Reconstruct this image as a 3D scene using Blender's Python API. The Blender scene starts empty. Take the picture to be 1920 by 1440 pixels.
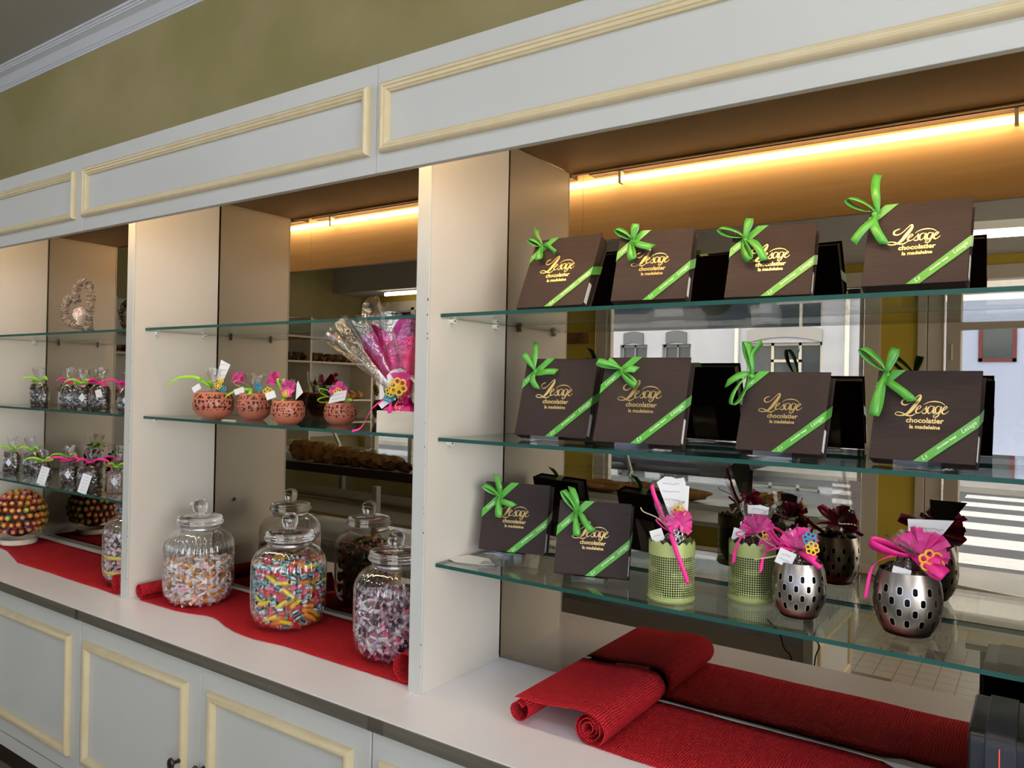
import bpy, bmesh, math, random
from math import sin, cos, pi, radians as rad, sqrt, hypot
from mathutils import Vector, Matrix, noise as mn

scene = bpy.context.scene
COL = scene.collection
random.seed(7)

# ------------------------------------------------------------------ camera
CX, CY, CZ = 1.1417, -1.3136, 1.5552
YAW, PITCH, ROLL = 0.60675, 0.00328, 0.02047
cam = bpy.data.cameras.new('camera')
cam.sensor_width = 36.0
cam.lens = 1443.0 / 1920.0 * 36.0
cam.clip_start = 0.02
cam.clip_end = 200
camo = bpy.data.objects.new('camera', cam)
COL.objects.link(camo)
fwd = Vector((-sin(YAW) * cos(PITCH), cos(YAW) * cos(PITCH), sin(PITCH)))
r0 = Vector((cos(YAW), sin(YAW), 0)); u0 = r0.cross(fwd)
rr = cos(ROLL) * r0 + sin(ROLL) * u0
uu = -sin(ROLL) * r0 + cos(ROLL) * u0
mw = Matrix((rr, uu, -fwd)).transposed().to_4x4()
mw.translation = Vector((CX, CY, CZ))
camo.matrix_world = mw
scene.camera = camo

# ------------------------------------------------------------------ world, sun, exposure
W = bpy.data.worlds.new('overcast'); scene.world = W
W.use_nodes = True
wn = W.node_tree; wn.nodes.clear()
wo = wn.nodes.new('ShaderNodeOutputWorld'); wb = wn.nodes.new('ShaderNodeBackground')
tc = wn.nodes.new('ShaderNodeTexCoord'); sp = wn.nodes.new('ShaderNodeSeparateXYZ')
cr = wn.nodes.new('ShaderNodeValToRGB')
cr.color_ramp.elements[0].position = 0.0; cr.color_ramp.elements[0].color = (1, .975, .95, 1)
cr.color_ramp.elements[1].position = 0.6; cr.color_ramp.elements[1].color = (.90, .92, .98, 1)
wn.links.new(tc.outputs['Generated'], sp.inputs[0]); wn.links.new(sp.outputs['Z'], cr.inputs[0])
wn.links.new(cr.outputs[0], wb.inputs[0]); wb.inputs[1].default_value = 8.0
wn.links.new(wb.outputs[0], wo.inputs[0])
scene.view_settings.view_transform = 'Standard'
scene.view_settings.look = 'None'
scene.view_settings.gamma = 1
scene.view_settings.use_curve_mapping = False
scene.view_settings.exposure = 0.0
cy = scene.cycles
cy.max_bounces = 12; cy.diffuse_bounces = 4; cy.glossy_bounces = 6
cy.transmission_bounces = 8; cy.transparent_max_bounces = 40
cy.caustics_reflective = False; cy.caustics_refractive = False
cy.sample_clamp_indirect = 4.0
cy.use_denoising = True
cy.blur_glossy = 0.5

def area(name, loc, rot, sx, sy, power, col, portal=False):
    l = bpy.data.lights.new(name, 'AREA'); l.shape = 'RECTANGLE'; l.size = sx; l.size_y = sy
    l.energy = power; l.color = col
    if portal: l.cycles.is_portal = True
    o = bpy.data.objects.new(name, l); COL.objects.link(o)
    o.location = loc; o.rotation_euler = rot
    return o
XRW = 3.6
# sky portals sit in the window and door openings of the shop front
for i, (x0, x1, z0, z1) in enumerate(((-5.95, -3.7, .1, 2.5), (-2.60, -.12, .1, 2.5), (.46, 1.5, 0, 2.5), (1.7, 3.3, .1, 2.5))):
    area('sky_portal', ((x0 + x1) / 2, -5.14, (z0 + z1) / 2), (rad(90), 0, 0), x1 - x0, z1 - z0, 1, (1, 1, 1), True)
area('sky_portal', (XRW + .05, -2.5, 1.55), (0, rad(90), 0), 2.1, 3.8, 1, (1, 1, 1), True)  # opening of the added window in the right wall
SUN = bpy.data.lights.new('sun', 'SUN'); SUN.energy = 1.6; SUN.angle = rad(12); SUN.color = (1, .95, .88)
so = bpy.data.objects.new('sun', SUN); COL.objects.link(so)
so.rotation_euler = Vector((.25, -1, -.62)).to_track_quat('-Z', 'Y').to_euler()

# ------------------------------------------------------------------ materials
def _new(name):
    m = bpy.data.materials.new(name); m.use_nodes = True
    nt = m.node_tree
    return m, nt, nt.nodes['Principled BSDF'], nt.nodes['Material Output']

def mat(name, col, rough=.5, metal=0, noise=None, bump=None, spec=.5, coat=0, emis=None, vec='Object', stretch=None, sub=0):
    """noise=(scale, second colour, detail) mottles the colour; bump=(scale, strength)"""
    m, nt, b, out = _new(name)
    L = nt.links.new
    b.inputs['Base Color'].default_value = (*col, 1)
    b.inputs['Roughness'].default_value = rough
    b.inputs['Metallic'].default_value = metal
    b.inputs['Specular IOR Level'].default_value = spec
    b.inputs['Coat Weight'].default_value = coat
    if sub:
        b.inputs['Subsurface Weight'].default_value = sub
        b.inputs['Subsurface Radius'].default_value = (.01, .004, .002)
    if emis:
        b.inputs['Emission Color'].default_value = (*emis[0], 1)
        b.inputs['Emission Strength'].default_value = emis[1]
    if noise or bump:
        t = nt.nodes.new('ShaderNodeTexCoord'); mp = nt.nodes.new('ShaderNodeMapping')
        L(t.outputs[vec], mp.inputs[0])
        if stretch: mp.inputs['Scale'].default_value = stretch
    if noise:
        n = nt.nodes.new('ShaderNodeTexNoise'); n.inputs['Scale'].default_value = noise[0]
        n.inputs['Detail'].default_value = noise[2] if len(noise) > 2 else 4
        L(mp.outputs[0], n.inputs['Vector'])
        r = nt.nodes.new('ShaderNodeValToRGB')
        r.color_ramp.elements[0].position = .35; r.color_ramp.elements[0].color = (*col, 1)
        r.color_ramp.elements[1].position = .7; r.color_ramp.elements[1].color = (*noise[1], 1)
        L(n.outputs[0], r.inputs[0]); L(r.outputs[0], b.inputs['Base Color'])
    if bump:
        n2 = nt.nodes.new('ShaderNodeTexNoise'); n2.inputs['Scale'].default_value = bump[0]
        n2.inputs['Detail'].default_value = 5
        L(mp.outputs[0], n2.inputs['Vector'])
        bp = nt.nodes.new('ShaderNodeBump'); bp.inputs['Strength'].default_value = bump[1]
        bp.inputs['Distance'].default_value = .002
        L(n2.outputs[0], bp.inputs['Height']); L(bp.outputs[0], b.inputs['Normal'])
    return m

def math_node(nt, op, a, b=None, c=None, clamp=False):
    n = nt.nodes.new('ShaderNodeMath'); n.operation = op; n.use_clamp = clamp
    for i, v in enumerate((a, b, c)):
        if v is None: continue
        if isinstance(v, (int, float)): n.inputs[i].default_value = v
        else: nt.links.new(v, n.inputs[i])
    return n.outputs[0]

def thin(name, tint, lo, hi, power, rough, gcol=(1, 1, 1), bump=None):
    """a thin clear sheet: straight-through light plus an angle dependent gloss"""
    m = bpy.data.materials.new(name); m.use_nodes = True
    nt = m.node_tree; nt.nodes.clear(); L = nt.links.new
    out = nt.nodes.new('ShaderNodeOutputMaterial'); mx = nt.nodes.new('ShaderNodeMixShader')
    tr = nt.nodes.new('ShaderNodeBsdfTransparent'); tr.inputs[0].default_value = (*tint, 1)
    gl = nt.nodes.new('ShaderNodeBsdfGlossy'); gl.inputs[0].default_value = (*gcol, 1); gl.inputs['Roughness'].default_value = rough
    lw = nt.nodes.new('ShaderNodeLayerWeight'); lw.inputs['Blend'].default_value = .5
    f = math_node(nt, 'POWER', lw.outputs['Facing'], power)
    f = math_node(nt, 'MULTIPLY_ADD', f, hi - lo, lo, clamp=True)
    L(f, mx.inputs[0]); L(tr.outputs[0], mx.inputs[1]); L(gl.outputs[0], mx.inputs[2])
    L(mx.outputs[0], out.inputs['Surface'])
    if bump:
        t = nt.nodes.new('ShaderNodeTexCoord')
        n2 = nt.nodes.new('ShaderNodeTexNoise'); n2.inputs['Scale'].default_value = bump[0]; n2.inputs['Detail'].default_value = 3
        L(t.outputs['Object'], n2.inputs['Vector'])
        bp = nt.nodes.new('ShaderNodeBump'); bp.inputs['Strength'].default_value = bump[1]; bp.inputs['Distance'].default_value = .01
        L(n2.outputs[0], bp.inputs['Height']); L(bp.outputs[0], gl.inputs['Normal']); L(bp.outputs[0], lw.inputs['Normal'])
    return m

def pierced(name, col, rough, metal, kind, rim=None):
    """a metal or glazed wall pierced by a regular pattern of real (see-through) holes, laid out in UV"""
    m, nt, b, out = _new(name); L = nt.links.new
    b.inputs['Base Color'].default_value = (*col, 1); b.inputs['Roughness'].default_value = rough; b.inputs['Metallic'].default_value = metal
    uv = nt.nodes.new('ShaderNodeUVMap'); s = nt.nodes.new('ShaderNodeSeparateXYZ'); L(uv.outputs[0], s.inputs[0])
    U, V = s.outputs[0], s.outputs[1]
    if kind == 'slot':       # 16 columns, 5 rows, brick offset
        rv = math_node(nt, 'MULTIPLY', V, 6.0)
        row = math_node(nt, 'FLOOR', rv); fv = math_node(nt, 'SUBTRACT', math_node(nt, 'FRACT', rv), .5)
        uo = math_node(nt, 'MULTIPLY_ADD', row, .5, math_node(nt, 'MULTIPLY', U, 14.0))
        fu = math_node(nt, 'SUBTRACT', math_node(nt, 'FRACT', uo), .5)
        ax = math_node(nt, 'MULTIPLY', math_node(nt, 'ABSOLUTE', fu), 1.15)
        ay = math_node(nt, 'MAXIMUM', math_node(nt, 'SUBTRACT', math_node(nt, 'ABSOLUTE', fv), .17), 0)
        d = math_node(nt, 'SQRT', math_node(nt, 'ADD', math_node(nt, 'MULTIPLY', ax, ax), math_node(nt, 'MULTIPLY', ay, ay)))
        hole = math_node(nt, 'LESS_THAN', d, .19)
        band = math_node(nt, 'MULTIPLY', math_node(nt, 'GREATER_THAN', V, .167), math_node(nt, 'LESS_THAN', V, .833))
        glint_f = math_node(nt, 'LESS_THAN', d, .245)
    elif kind == 'square':
        rv = math_node(nt, 'MULTIPLY', V, 25.0); ru = math_node(nt, 'MULTIPLY', U, 62.0)
        fv = math_node(nt, 'ABSOLUTE', math_node(nt, 'SUBTRACT', math_node(nt, 'FRACT', rv), .5))
        fu = math_node(nt, 'ABSOLUTE', math_node(nt, 'SUBTRACT', math_node(nt, 'FRACT', ru), .5))
        d = math_node(nt, 'MAXIMUM', fu, fv)
        # a soft medallion figure: larger holes in some fields
        n = nt.nodes.new('ShaderNodeTexVoronoi'); n.inputs['Scale'].default_value = 6.0; L(uv.outputs[0], n.inputs['Vector'])
        th = math_node(nt, 'MULTIPLY_ADD', math_node(nt, 'GREATER_THAN', n.outputs['Distance'], .35), .08, .29)
        hole = math_node(nt, 'LESS_THAN', d, th)
        band = math_node(nt, 'MULTIPLY', math_node(nt, 'GREATER_THAN', V, .10), math_node(nt, 'LESS_THAN', V, .80))
        glint_f = None
    else:                     # round holes of several sizes
        hs = []
        for sc_, off, lo_, sp_, cut in (((24, 5.2, 1), 0, .17, .20, -1), ((42, 9.0, 1), 7.3, .20, .12, .35)):
            mp = nt.nodes.new('ShaderNodeMapping'); mp.inputs['Scale'].default_value = sc_; mp.inputs['Location'].default_value = (off, off, 0); L(uv.outputs[0], mp.inputs[0])
            n = nt.nodes.new('ShaderNodeTexVoronoi'); n.voronoi_dimensions = '2D'; n.inputs['Scale'].default_value = 1; n.inputs['Randomness'].default_value = .6
            L(mp.outputs[0], n.inputs['Vector'])
            cs = nt.nodes.new('ShaderNodeSeparateColor'); L(n.outputs['Color'], cs.inputs[0])
            th = math_node(nt, 'MULTIPLY_ADD', cs.outputs[0], sp_, lo_)
            hs.append(math_node(nt, 'MULTIPLY', math_node(nt, 'LESS_THAN', n.outputs['Distance'], th), math_node(nt, 'GREATER_THAN', cs.outputs[1], cut)))
        hole = math_node(nt, 'MAXIMUM', hs[0], hs[1])
        band = math_node(nt, 'MULTIPLY', math_node(nt, 'GREATER_THAN', V, .34), math_node(nt, 'LESS_THAN', V, .92))
        glint_f = None
    alpha = math_node(nt, 'SUBTRACT', 1.0, math_node(nt, 'MULTIPLY', hole, band))
    L(alpha, b.inputs['Alpha'])
    if glint_f is not None:
        mc = nt.nodes.new('ShaderNodeMixRGB'); mc.inputs[1].default_value = (*col, 1); mc.inputs[2].default_value = (*rim, 1)  # paler slot edges: rim highlight painted into the base colour
        L(math_node(nt, 'MULTIPLY', glint_f, band), mc.inputs[0]); L(mc.outputs[0], b.inputs['Base Color'])
    return m

M = {}
M['paint'] = mat('shop_paint_grey_white', (.575, .575, .54), .42, noise=(3, (.60, .605, .575), 3), bump=(14, .08))
M['cream'] = mat('cream_moulding_paint', (.68, .56, .33), .42, noise=(25, (.72, .61, .40), 3))
M['laminate'] = mat('partition_laminate', (.69, .645, .585), .38, noise=(2.5, (.73, .69, .635), 5), bump=(8, .06))
M['worktop'] = mat('white_laminate_worktop', (.82, .835, .93), .22, noise=(5, (.80, .80, .88), 6))
M['strip'] = mat('brushed_aluminium', (.17, .155, .12), .36, .5, noise=(60, (.24, .22, .175), 4), stretch=(.05, 1, 1))
M['olive'] = mat('olive_limewash', (.30, .255, .095), .75, noise=(2.2, (.40, .33, .16), 7), bump=(6, .25))
M['ochre'] = mat('ochre_paint', (.50, .36, .03), .6, noise=(2, (.55, .42, .05), 5))
M['ceiling'] = mat('ceiling_paint', (.42, .41, .38), .8, noise=(1.5, (.45, .44, .42)))
M['cornice'] = mat('cornice_plaster', (.66, .67, .72), .6)
M['fasciaback'] = mat('pelmet_inner_board', (.74, .52, .27), .45, noise=(4, (.80, .60, .35), 4), stretch=(1, 1, 14))
M['soffit'] = mat('soffit_board', (.42, .28, .16), .5, noise=(4, (.50, .34, .20), 4))
M['dark'] = mat('dark_recess_wood', (.035, .02, .015), .6)
M['green_edge'] = mat('glass_edge_green', (.010, .075, .062), .35, spec=.35)
M['pin'] = mat('white_plastic_pin', (.85, .85, .83), .35)
M['black'] = mat('black_plastic', (.010, .011, .014), .30, spec=.35)
M['brown'] = mat('dark_brown_card', (.030, .0185, .0185), .62, spec=.3, noise=(90, (.038, .024, .023), 2), bump=(400, .12), stretch=(.3, 1, 4))
M['brownin'] = mat('black_brown_card_side', (.020, .012, .011), .6)
M['gold'] = mat('gold_foil', (.80, .60, .26), .30, .9, emis=None)
M['green'] = mat('green_satin_ribbon', (.085, .40, .045), .32, noise=(35, (.13, .50, .08), 2), spec=.6, sub=0)
M['print'] = mat('pale_ribbon_print', (.72, .92, .66), .4)
M['lime'] = mat('lime_ribbon', (.31, .68, .035), .38)
M['pink'] = mat('hot_pink_ribbon', (.90, .025, .30), .45)
M['pinkp'] = mat('magenta_paper', (.78, .03, .28), .5, noise=(60, (.85, .12, .42), 2))
M['white'] = mat('white_card', (.82, .82, .84), .55)
M['ink'] = mat('ink', (.05, .05, .12), .6)
M['terra'] = pierced('pierced_terracotta_glaze', (.52, .165, .10), .28, 0, 'round')
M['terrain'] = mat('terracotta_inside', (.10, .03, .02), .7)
M['limetin'] = pierced('pierced_lime_tin', (.43, .50, .19), .38, .15, 'square')
M['nickel'] = pierced('pierced_brushed_nickel', (.36, .33, .30), .30, 1, 'slot', (.75, .73, .70))
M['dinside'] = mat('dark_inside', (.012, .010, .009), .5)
M['knob'] = mat('aged_bronze_knob', (.10, .085, .07), .35, .9, noise=(60, (.04, .03, .02)))
M['mirror'] = None
mm, nt, b, out = _new('bronze_mirror')
b.inputs['Base Color'].default_value = (.335, .285, .22, 1); b.inputs['Metallic'].default_value = 1; b.inputs['Roughness'].default_value = 0
M['mirror'] = mm
M['glass'] = thin('shelf_glass', (.93, .975, .955), .035, .95, 4.2, 0)
M['pane'] = thin('window_glass', (.95, .97, .97), .04, .8, 5, 0)
M['case'] = thin('display_case_glass', (.92, .96, .95), .06, .8, 4, 0)
M['jar'] = thin('jar_glass', (.955, .97, .97), .09, .95, 1.8, .03)
M['acry'] = thin('clear_acrylic', (.96, .96, .96), .07, .8, 3, .02)
M['cello'] = thin('cellophane', (.97, .97, .97), .10, .75, 1.8, .06, bump=(45, .5))
M['cellopink'] = thin('magenta_cellophane', (.80, .10, .45), .22, .75, 1.6, .12, (1, .25, .62), bump=(30, .5))
M['seal'] = thin('frosted_seal', (.75, .76, .78), .35, .6, 2, .3)
lidm, nt, b, out = _new('clear_lid_glass')
b.inputs['Transmission Weight'].default_value = 1; b.inputs['Roughness'].default_value = .02; b.inputs['IOR'].default_value = 1.45
b.inputs['Base Color'].default_value = (.97, .98, .98, 1)
M['lid'] = lidm
M['straw'] = mat('natural_straw', (.62, .52, .36), .6)
M['wicker'] = mat('grey_brown_wicker', (.16, .12, .10), .7, noise=(70, (.48, .40, .34), 2))
M['wickerw'] = mat('whitewashed_wicker', (.78, .66, .62), .65)
M['wood'] = mat('pale_wood', (.72, .64, .50), .5, noise=(6, (.78, .71, .58), 4), stretch=(1, 8, 8))
M['yellow'] = mat('yellow_bead', (.85, .60, .05), .2, coat=.5)
M['orange'] = mat('orange_bead', (.95, .42, .06), .2, coat=.5)
M['blue'] = mat('blue_paper', (.03, .33, .50), .5)
M['silver'] = mat('silver_bead', (.75, .78, .88), .15, 1)
M['choc'] = mat('dark_chocolate', (.030, .017, .012), .32, noise=(40, (.06, .034, .025), 3), bump=(60, .4))
M['choc2'] = mat('milk_chocolate', (.12, .052, .026), .35, noise=(40, (.17, .08, .04), 3), bump=(60, .4))
M['bread'] = mat('golden_crust', (.42, .18, .045), .55, noise=(25, (.62, .34, .12), 5), bump=(30, .5))
M['bread2'] = mat('dark_crust', (.10, .04, .015), .5, noise=(25, (.20, .09, .03), 5), bump=(30, .5))
M['frame'] = mat('shopfront_frame_paint', (.55, .50, .42), .5)
M['grey'] = mat('grey_counter_panel', (.48, .45, .42), .5, noise=(2, (.52, .49, .46)))
M['steel'] = mat('stainless_steel', (.62, .61, .57), .38, .8, noise=(50, (.66, .64, .60), 3), stretch=(.1, 1, 1))
M['rubber'] = mat('natural_rubber_band', (.70, .62, .42), .6)

def weave(name, col, col2):
    m, nt, b, out = _new(name); L = nt.links.new
    uv = nt.nodes.new('ShaderNodeUVMap')
    mp = nt.nodes.new('ShaderNodeMapping'); L(uv.outputs[0], mp.inputs[0])
    nz = nt.nodes.new('ShaderNodeTexNoise'); nz.inputs['Scale'].default_value = 14; nz.inputs['Detail'].default_value = 3; L(uv.outputs[0], nz.inputs['Vector'])
    add = nt.nodes.new('ShaderNodeVectorMath'); add.operation = 'MULTIPLY_ADD'
    L(nz.outputs['Color'], add.inputs[0]); add.inputs[1].default_value = (.012, .012, 0); L(mp.outputs[0], add.inputs[2])
    s = nt.nodes.new('ShaderNodeSeparateXYZ'); L(add.outputs[0], s.inputs[0])
    a = math_node(nt, 'SINE', math_node(nt, 'MULTIPLY', s.outputs[0], 2 * pi / .0054))
    c = math_node(nt, 'SINE', math_node(nt, 'MULTIPLY', s.outputs[1], 2 * pi / .0054))
    h = math_node(nt, 'MAXIMUM', a, c)
    bp = nt.nodes.new('ShaderNodeBump'); bp.inputs['Strength'].default_value = .9; bp.inputs['Distance'].default_value = .003
    L(h, bp.inputs['Height']); L(bp.outputs[0], b.inputs['Normal'])
    r = nt.nodes.new('ShaderNodeValToRGB'); r.color_ramp.elements[0].color = (*col2, 1); r.color_ramp.elements[1].color = (*col, 1)
    r.color_ramp.elements[0].position = .1; r.color_ramp.elements[1].position = .6
    L(math_node(nt, 'MULTIPLY_ADD', h, .5, .5), r.inputs[0]); L(r.outputs[0], b.inputs['Base Color'])
    b.inputs['Roughness'].default_value = .85; b.inputs['Specular IOR Level'].default_value = .15
    n3 = nt.nodes.new('ShaderNodeTexNoise'); n3.inputs['Scale'].default_value = 5; L(uv.outputs[0], n3.inputs['Vector'])
    loose = math_node(nt, 'MULTIPLY_ADD', n3.outputs[0], 1.7, -1.30)
    L(math_node(nt, 'GREATER_THAN', h, loose), b.inputs['Alpha'])
    return m
M['burlap'] = weave('red_burlap', (.76, .028, .042), (.34, .006, .013))

# ------------------------------------------------------------------ mesh builder
class MB:
    def __init__(s): s.v = []; s.f = []; s.mi = []; s.uv = []; s.cur = 0
    def add(s, vs, fs, uvs=None, mi=None):
        n = len(s.v); s.v += [tuple(v) for v in vs]
        for k, f in enumerate(fs):
            s.f.append([i + n for i in f]); s.mi.append(s.cur if mi is None else mi)
            s.uv.append(uvs[k] if uvs else None)
        return s
    def box(s, x0, x1, y0, y1, z0, z1, mi=None):
        v = [(x, y, z) for x in (x0, x1) for y in (y0, y1) for z in (z0, z1)]
        return s.add(v, [(0, 1, 3, 2), (4, 6, 7, 5), (0, 4, 5, 1), (2, 3, 7, 6), (0, 2, 6, 4), (1, 5, 7, 3)], None, mi)
    def quad(s, a, b, c, d, mi=None): return s.add([a, b, c, d], [(0, 1, 2, 3)], None, mi)
    def lathe(s, prof, n=32, fr=None, caps=(True, False), mi=None, o=(0, 0, 0), zr=1):
        """prof = [(r, z)...] bottom to top; uv u = angle, v = height fraction"""
        z0 = prof[0][1]; z1 = max(p[1] for p in prof); vs = []; fs = []; uvs = []
        for j, (r, z) in enumerate(prof):
            for i in range(n):
                t = 2 * pi * i / n; q = r * (fr(t, z) if fr else 1)
                vs.append((o[0] + q * cos(t), o[1] + q * sin(t), o[2] + z))
        for j in range(len(prof) - 1):
            va, vb = (prof[j][1] - z0) / (z1 - z0 + 1e-9), (prof[j + 1][1] - z0) / (z1 - z0 + 1e-9)
            for i in range(n):
                k = (i + 1) % n
                fs.append((j * n + i, j * n + k, (j + 1) * n + k, (j + 1) * n + i))
                uvs.append(((i / n, va), ((i + 1) / n, va), ((i + 1) / n, vb), (i / n, vb)))
        if caps[0]: fs.append(tuple(range(n))[::-1]); uvs.append(None)
        if caps[1]: fs.append(tuple(range((len(prof) - 1) * n, len(prof) * n))); uvs.append(None)
        return s.add(vs, fs, uvs, mi)
    def tube(s, pts, r, n=8, closed=False, mi=None, cap=True):
        pts = [Vector(p) for p in pts]; m = len(pts); vs = []; fs = []
        R = r if isinstance(r, (list, tuple)) else [r] * m
        up = None
        for i, p in enumerate(pts):
            a = pts[(i - 1) % m] if (i > 0 or closed) else p
            c = pts[(i + 1) % m] if (i < m - 1 or closed) else p
            t = (c - a).normalized() if (c - a).length > 1e-9 else Vector((0, 0, 1))
            if up is None:
                up = t.orthogonal().normalized()
            up = (up - t * up.dot(t)); up = up.normalized() if up.length > 1e-6 else t.orthogonal().normalized()
            w = t.cross(up)
            for k in range(n):
                q = 2 * pi * k / n
                vs.append(p + (up * cos(q) + w * sin(q)) * R[i])
        for i in range(m if closed else m - 1):
            j = (i + 1) % m
            for k in range(n):
                l = (k + 1) % n
                fs.append((i * n + k, i * n + l, j * n + l, j * n + k))
        if not closed and cap:
            fs.append(tuple(range(n))[::-1]); fs.append(tuple(range((m - 1) * n, m * n)))
        return s.add(vs, fs, None, mi)
    def strip(s, pts, wid, mi=None, nseg=1):
        """ribbon: centre points and half-width vectors"""
        vs = []; fs = []; uvs = []; L = 0
        for i, (p, w) in enumerate(zip(pts, wid)):
            p = Vector(p); w = Vector(w)
            vs += [p - w, p + w]
        ls = [0]
        for i in range(1, len(pts)): ls.append(ls[-1] + (Vector(pts[i]) - Vector(pts[i - 1])).length)
        for i in range(len(pts) - 1):
            W2 = Vector(wid[i]).length
            fs.append((2 * i, 2 * i + 1, 2 * i + 3, 2 * i + 2))
            uvs.append(((ls[i], -W2), (ls[i], W2), (ls[i + 1], W2), (ls[i + 1], -W2)))
        return s.add(vs, fs, uvs, mi)
    def disc(s, c, nrm, r, n=16, mi=None):
        nrm = Vector(nrm).normalized(); u = nrm.orthogonal().normalized(); w = nrm.cross(u); c = Vector(c)
        return s.add([c + (u * cos(2 * pi * k / n) + w * sin(2 * pi * k / n)) * r for k in range(n)], [tuple(range(n))], None, mi)
    def blob(s, c, rad3, n=12, m=8, amp=0, seed=0, mi=None, rot=None):
        vs = []; fs = []; c = Vector(c)
        for j in range(m + 1):
            ph = pi * j / m
            for i in range(n):
                t = 2 * pi * i / n
                d = Vector((sin(ph) * cos(t), sin(ph) * sin(t), cos(ph)))
                k = 1 + (amp * mn.noise(d * 2.2 + Vector((seed * 3.1, seed, 0))) if amp else 0)
                q = Vector((d.x * rad3[0], d.y * rad3[1], d.z * rad3[2])) * k
                if rot: q = rot @ q
                vs.append(c + q)
        for j in range(m):
            for i in range(n):
                k = (i + 1) % n
                fs.append((j * n + i, (j + 1) * n + i, (j + 1) * n + k, j * n + k))
        return s.add(vs, fs, None, mi)
    def xform(s, mtx):
        s.v = [tuple(mtx @ Vector(v)) for v in s.v]; return s
    def mesh(s, name, mats, smooth=False):
        me = bpy.data.meshes.new(name); me.from_pydata(s.v, [], s.f)
        ul = me.uv_layers.new(name='UVMap')
        li = 0
        for p, f, mi, uv in zip(me.polygons, s.f, s.mi, s.uv):
            p.material_index = mi
            for k in range(len(f)):
                if uv: ul.data[li].uv = uv[k]
                else:
                    co = s.v[f[k]]; ul.data[li].uv = (co[0], co[1])
                li += 1
        for m in (mats if isinstance(mats, (list, tuple)) else [mats]): me.materials.append(m)
        if smooth:
            me.shade_smooth() if hasattr(me, 'shade_smooth') else [setattr(p, 'use_smooth', True) for p in me.polygons]
            if smooth != 'full':
                me.set_sharp_from_angle(angle=rad(smooth if smooth is not True else 40))
        me.update(); me.validate()
        return me

def obj(name, mb, mats, parent=None, smooth=False, bevel=0, solid=0):
    me = mb if isinstance(mb, bpy.types.Mesh) else mb.mesh(name, mats, smooth)
    o = bpy.data.objects.new(name, me); COL.objects.link(o)
    if parent: o.parent = parent
    if bevel:
        b = o.modifiers.new('bevel', 'BEVEL'); b.width = bevel; b.segments = 2; b.limit_method = 'ANGLE'
    if solid:
        b = o.modifiers.new('solid', 'SOLIDIFY'); b.thickness = solid; b.offset = 0
    return o
def tag(o, label, cat, group=None, kind=None):
    o['label'] = label; o['category'] = cat
    if group: o['group'] = group
    if kind: o['kind'] = kind
    return o
def thing(name, label, cat, loc=(0, 0, 0), rz=0, group=None):
    o = bpy.data.objects.new(name, None); COL.objects.link(o); o.empty_display_size = .05
    o.location = loc; o.rotation_euler = (0, 0, rz)
    return tag(o, label, cat, group)
def struct(name, mb, mats, parent=None, **k):
    o = obj(name, mb, mats, parent, **k)
    if not parent: o['kind'] = 'structure'
    return o
def dup(root, loc, rz, label=None, group=None):
    r = root.copy(); COL.objects.link(r); r.location = loc; r.rotation_euler = (root.rotation_euler.x, root.rotation_euler.y, rz)
    if label: r['label'] = label
    if group: r['group'] = group
    for ch in list(root.children):
        c = ch.copy(); COL.objects.link(c); c.parent = r
        for g in ch.children:
            d = g.copy(); COL.objects.link(d); d.parent = c
    return r
def spline(pts, n=6, closed=False):
    """Catmull-Rom through pts"""
    P = [Vector(p) for p in pts]; out = []; m = len(P)
    for i in range(m if closed else m - 1):
        a, b, c, d = (P[(i - 1) % m] if closed or i > 0 else P[0]), P[i], P[(i + 1) % m], (P[(i + 2) % m] if closed or i + 2 < m else P[-1])
        for k in range(n):
            t = k / n
            out.append(.5 * ((2 * b) + (c - a) * t + (2 * a - 5 * b + 4 * c - d) * t * t + (3 * b - a - 3 * c + d) * t ** 3))
    if not closed: out.append(P[-1])
    return out
exec_parts = []
del exec_parts
# ------------------------------------------------------------------ room shell
XL, XR, YB, YF, ZC = -6.15, 3.6, .33, -5.15, 3.012
struct('wall_back', MB().box(XL - .1, XR + .1, YB, YB + .12, 0, ZC + .02), M['olive'])
struct('wall_left', MB().box(XL - .12, XL, YF - .2, YB, 0, ZC + .02), M['olive'])
wr = MB(); wr.box(XR, XR + .12, YF - .2, -4.4, 0, ZC).box(XR, XR + .12, -.6, YB, 0, ZC).box(XR, XR + .12, -4.4, -.6, 0, .5).box(XR, XR + .12, -4.4, -.6, 2.6, ZC)
struct('wall_right', wr, M['olive'])
wf = MB()
for y_ in (-4.4, -2.53, -.66): wf.box(XR - .03, XR + .08, y_, y_ + .06, .5, 2.6)
wf.box(XR - .03, XR + .08, -4.4, -.6, .5, .56); wf.box(XR - .03, XR + .08, -4.4, -.6, 2.54, 2.6)
w4 = struct('window_4', wf, M['frame']); obj('pane', MB().box(XR + .02, XR + .026, -4.34, -.66, .56, 2.54), M['pane'], w4)  # unseen window, added so daylight reaches the partition faces from the right
struct('ceiling', MB().box(XL - .1, XR + .1, YF - .2, YB + .1, ZC, ZC + .1), M['ceiling'])
# cornice along the back wall, stepped profile swept in x
prof = [(0, 2.937), (.004, 2.937), (.006, 2.944), (.010, 2.946), (.011, 2.951), (.016, 2.954), (.022, 2.968), (.034, 2.982), (.052, 2.990), (.056, 2.991), (.057, 2.996), (.062, 2.997), (.063, 3.002), (.070, 3.004), (.071, 3.012), (0, 3.012)]
c = MB(); vs = []
for x in (XL, XR):
    for d, z in prof: vs.append((x, YB - d, z))
n = len(prof)
c.add(vs, [(i, (i + 1) % n, n + (i + 1) % n, n + i) for i in range(n)])
struct('trim_1', c, M['cornice'], smooth=25)

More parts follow.
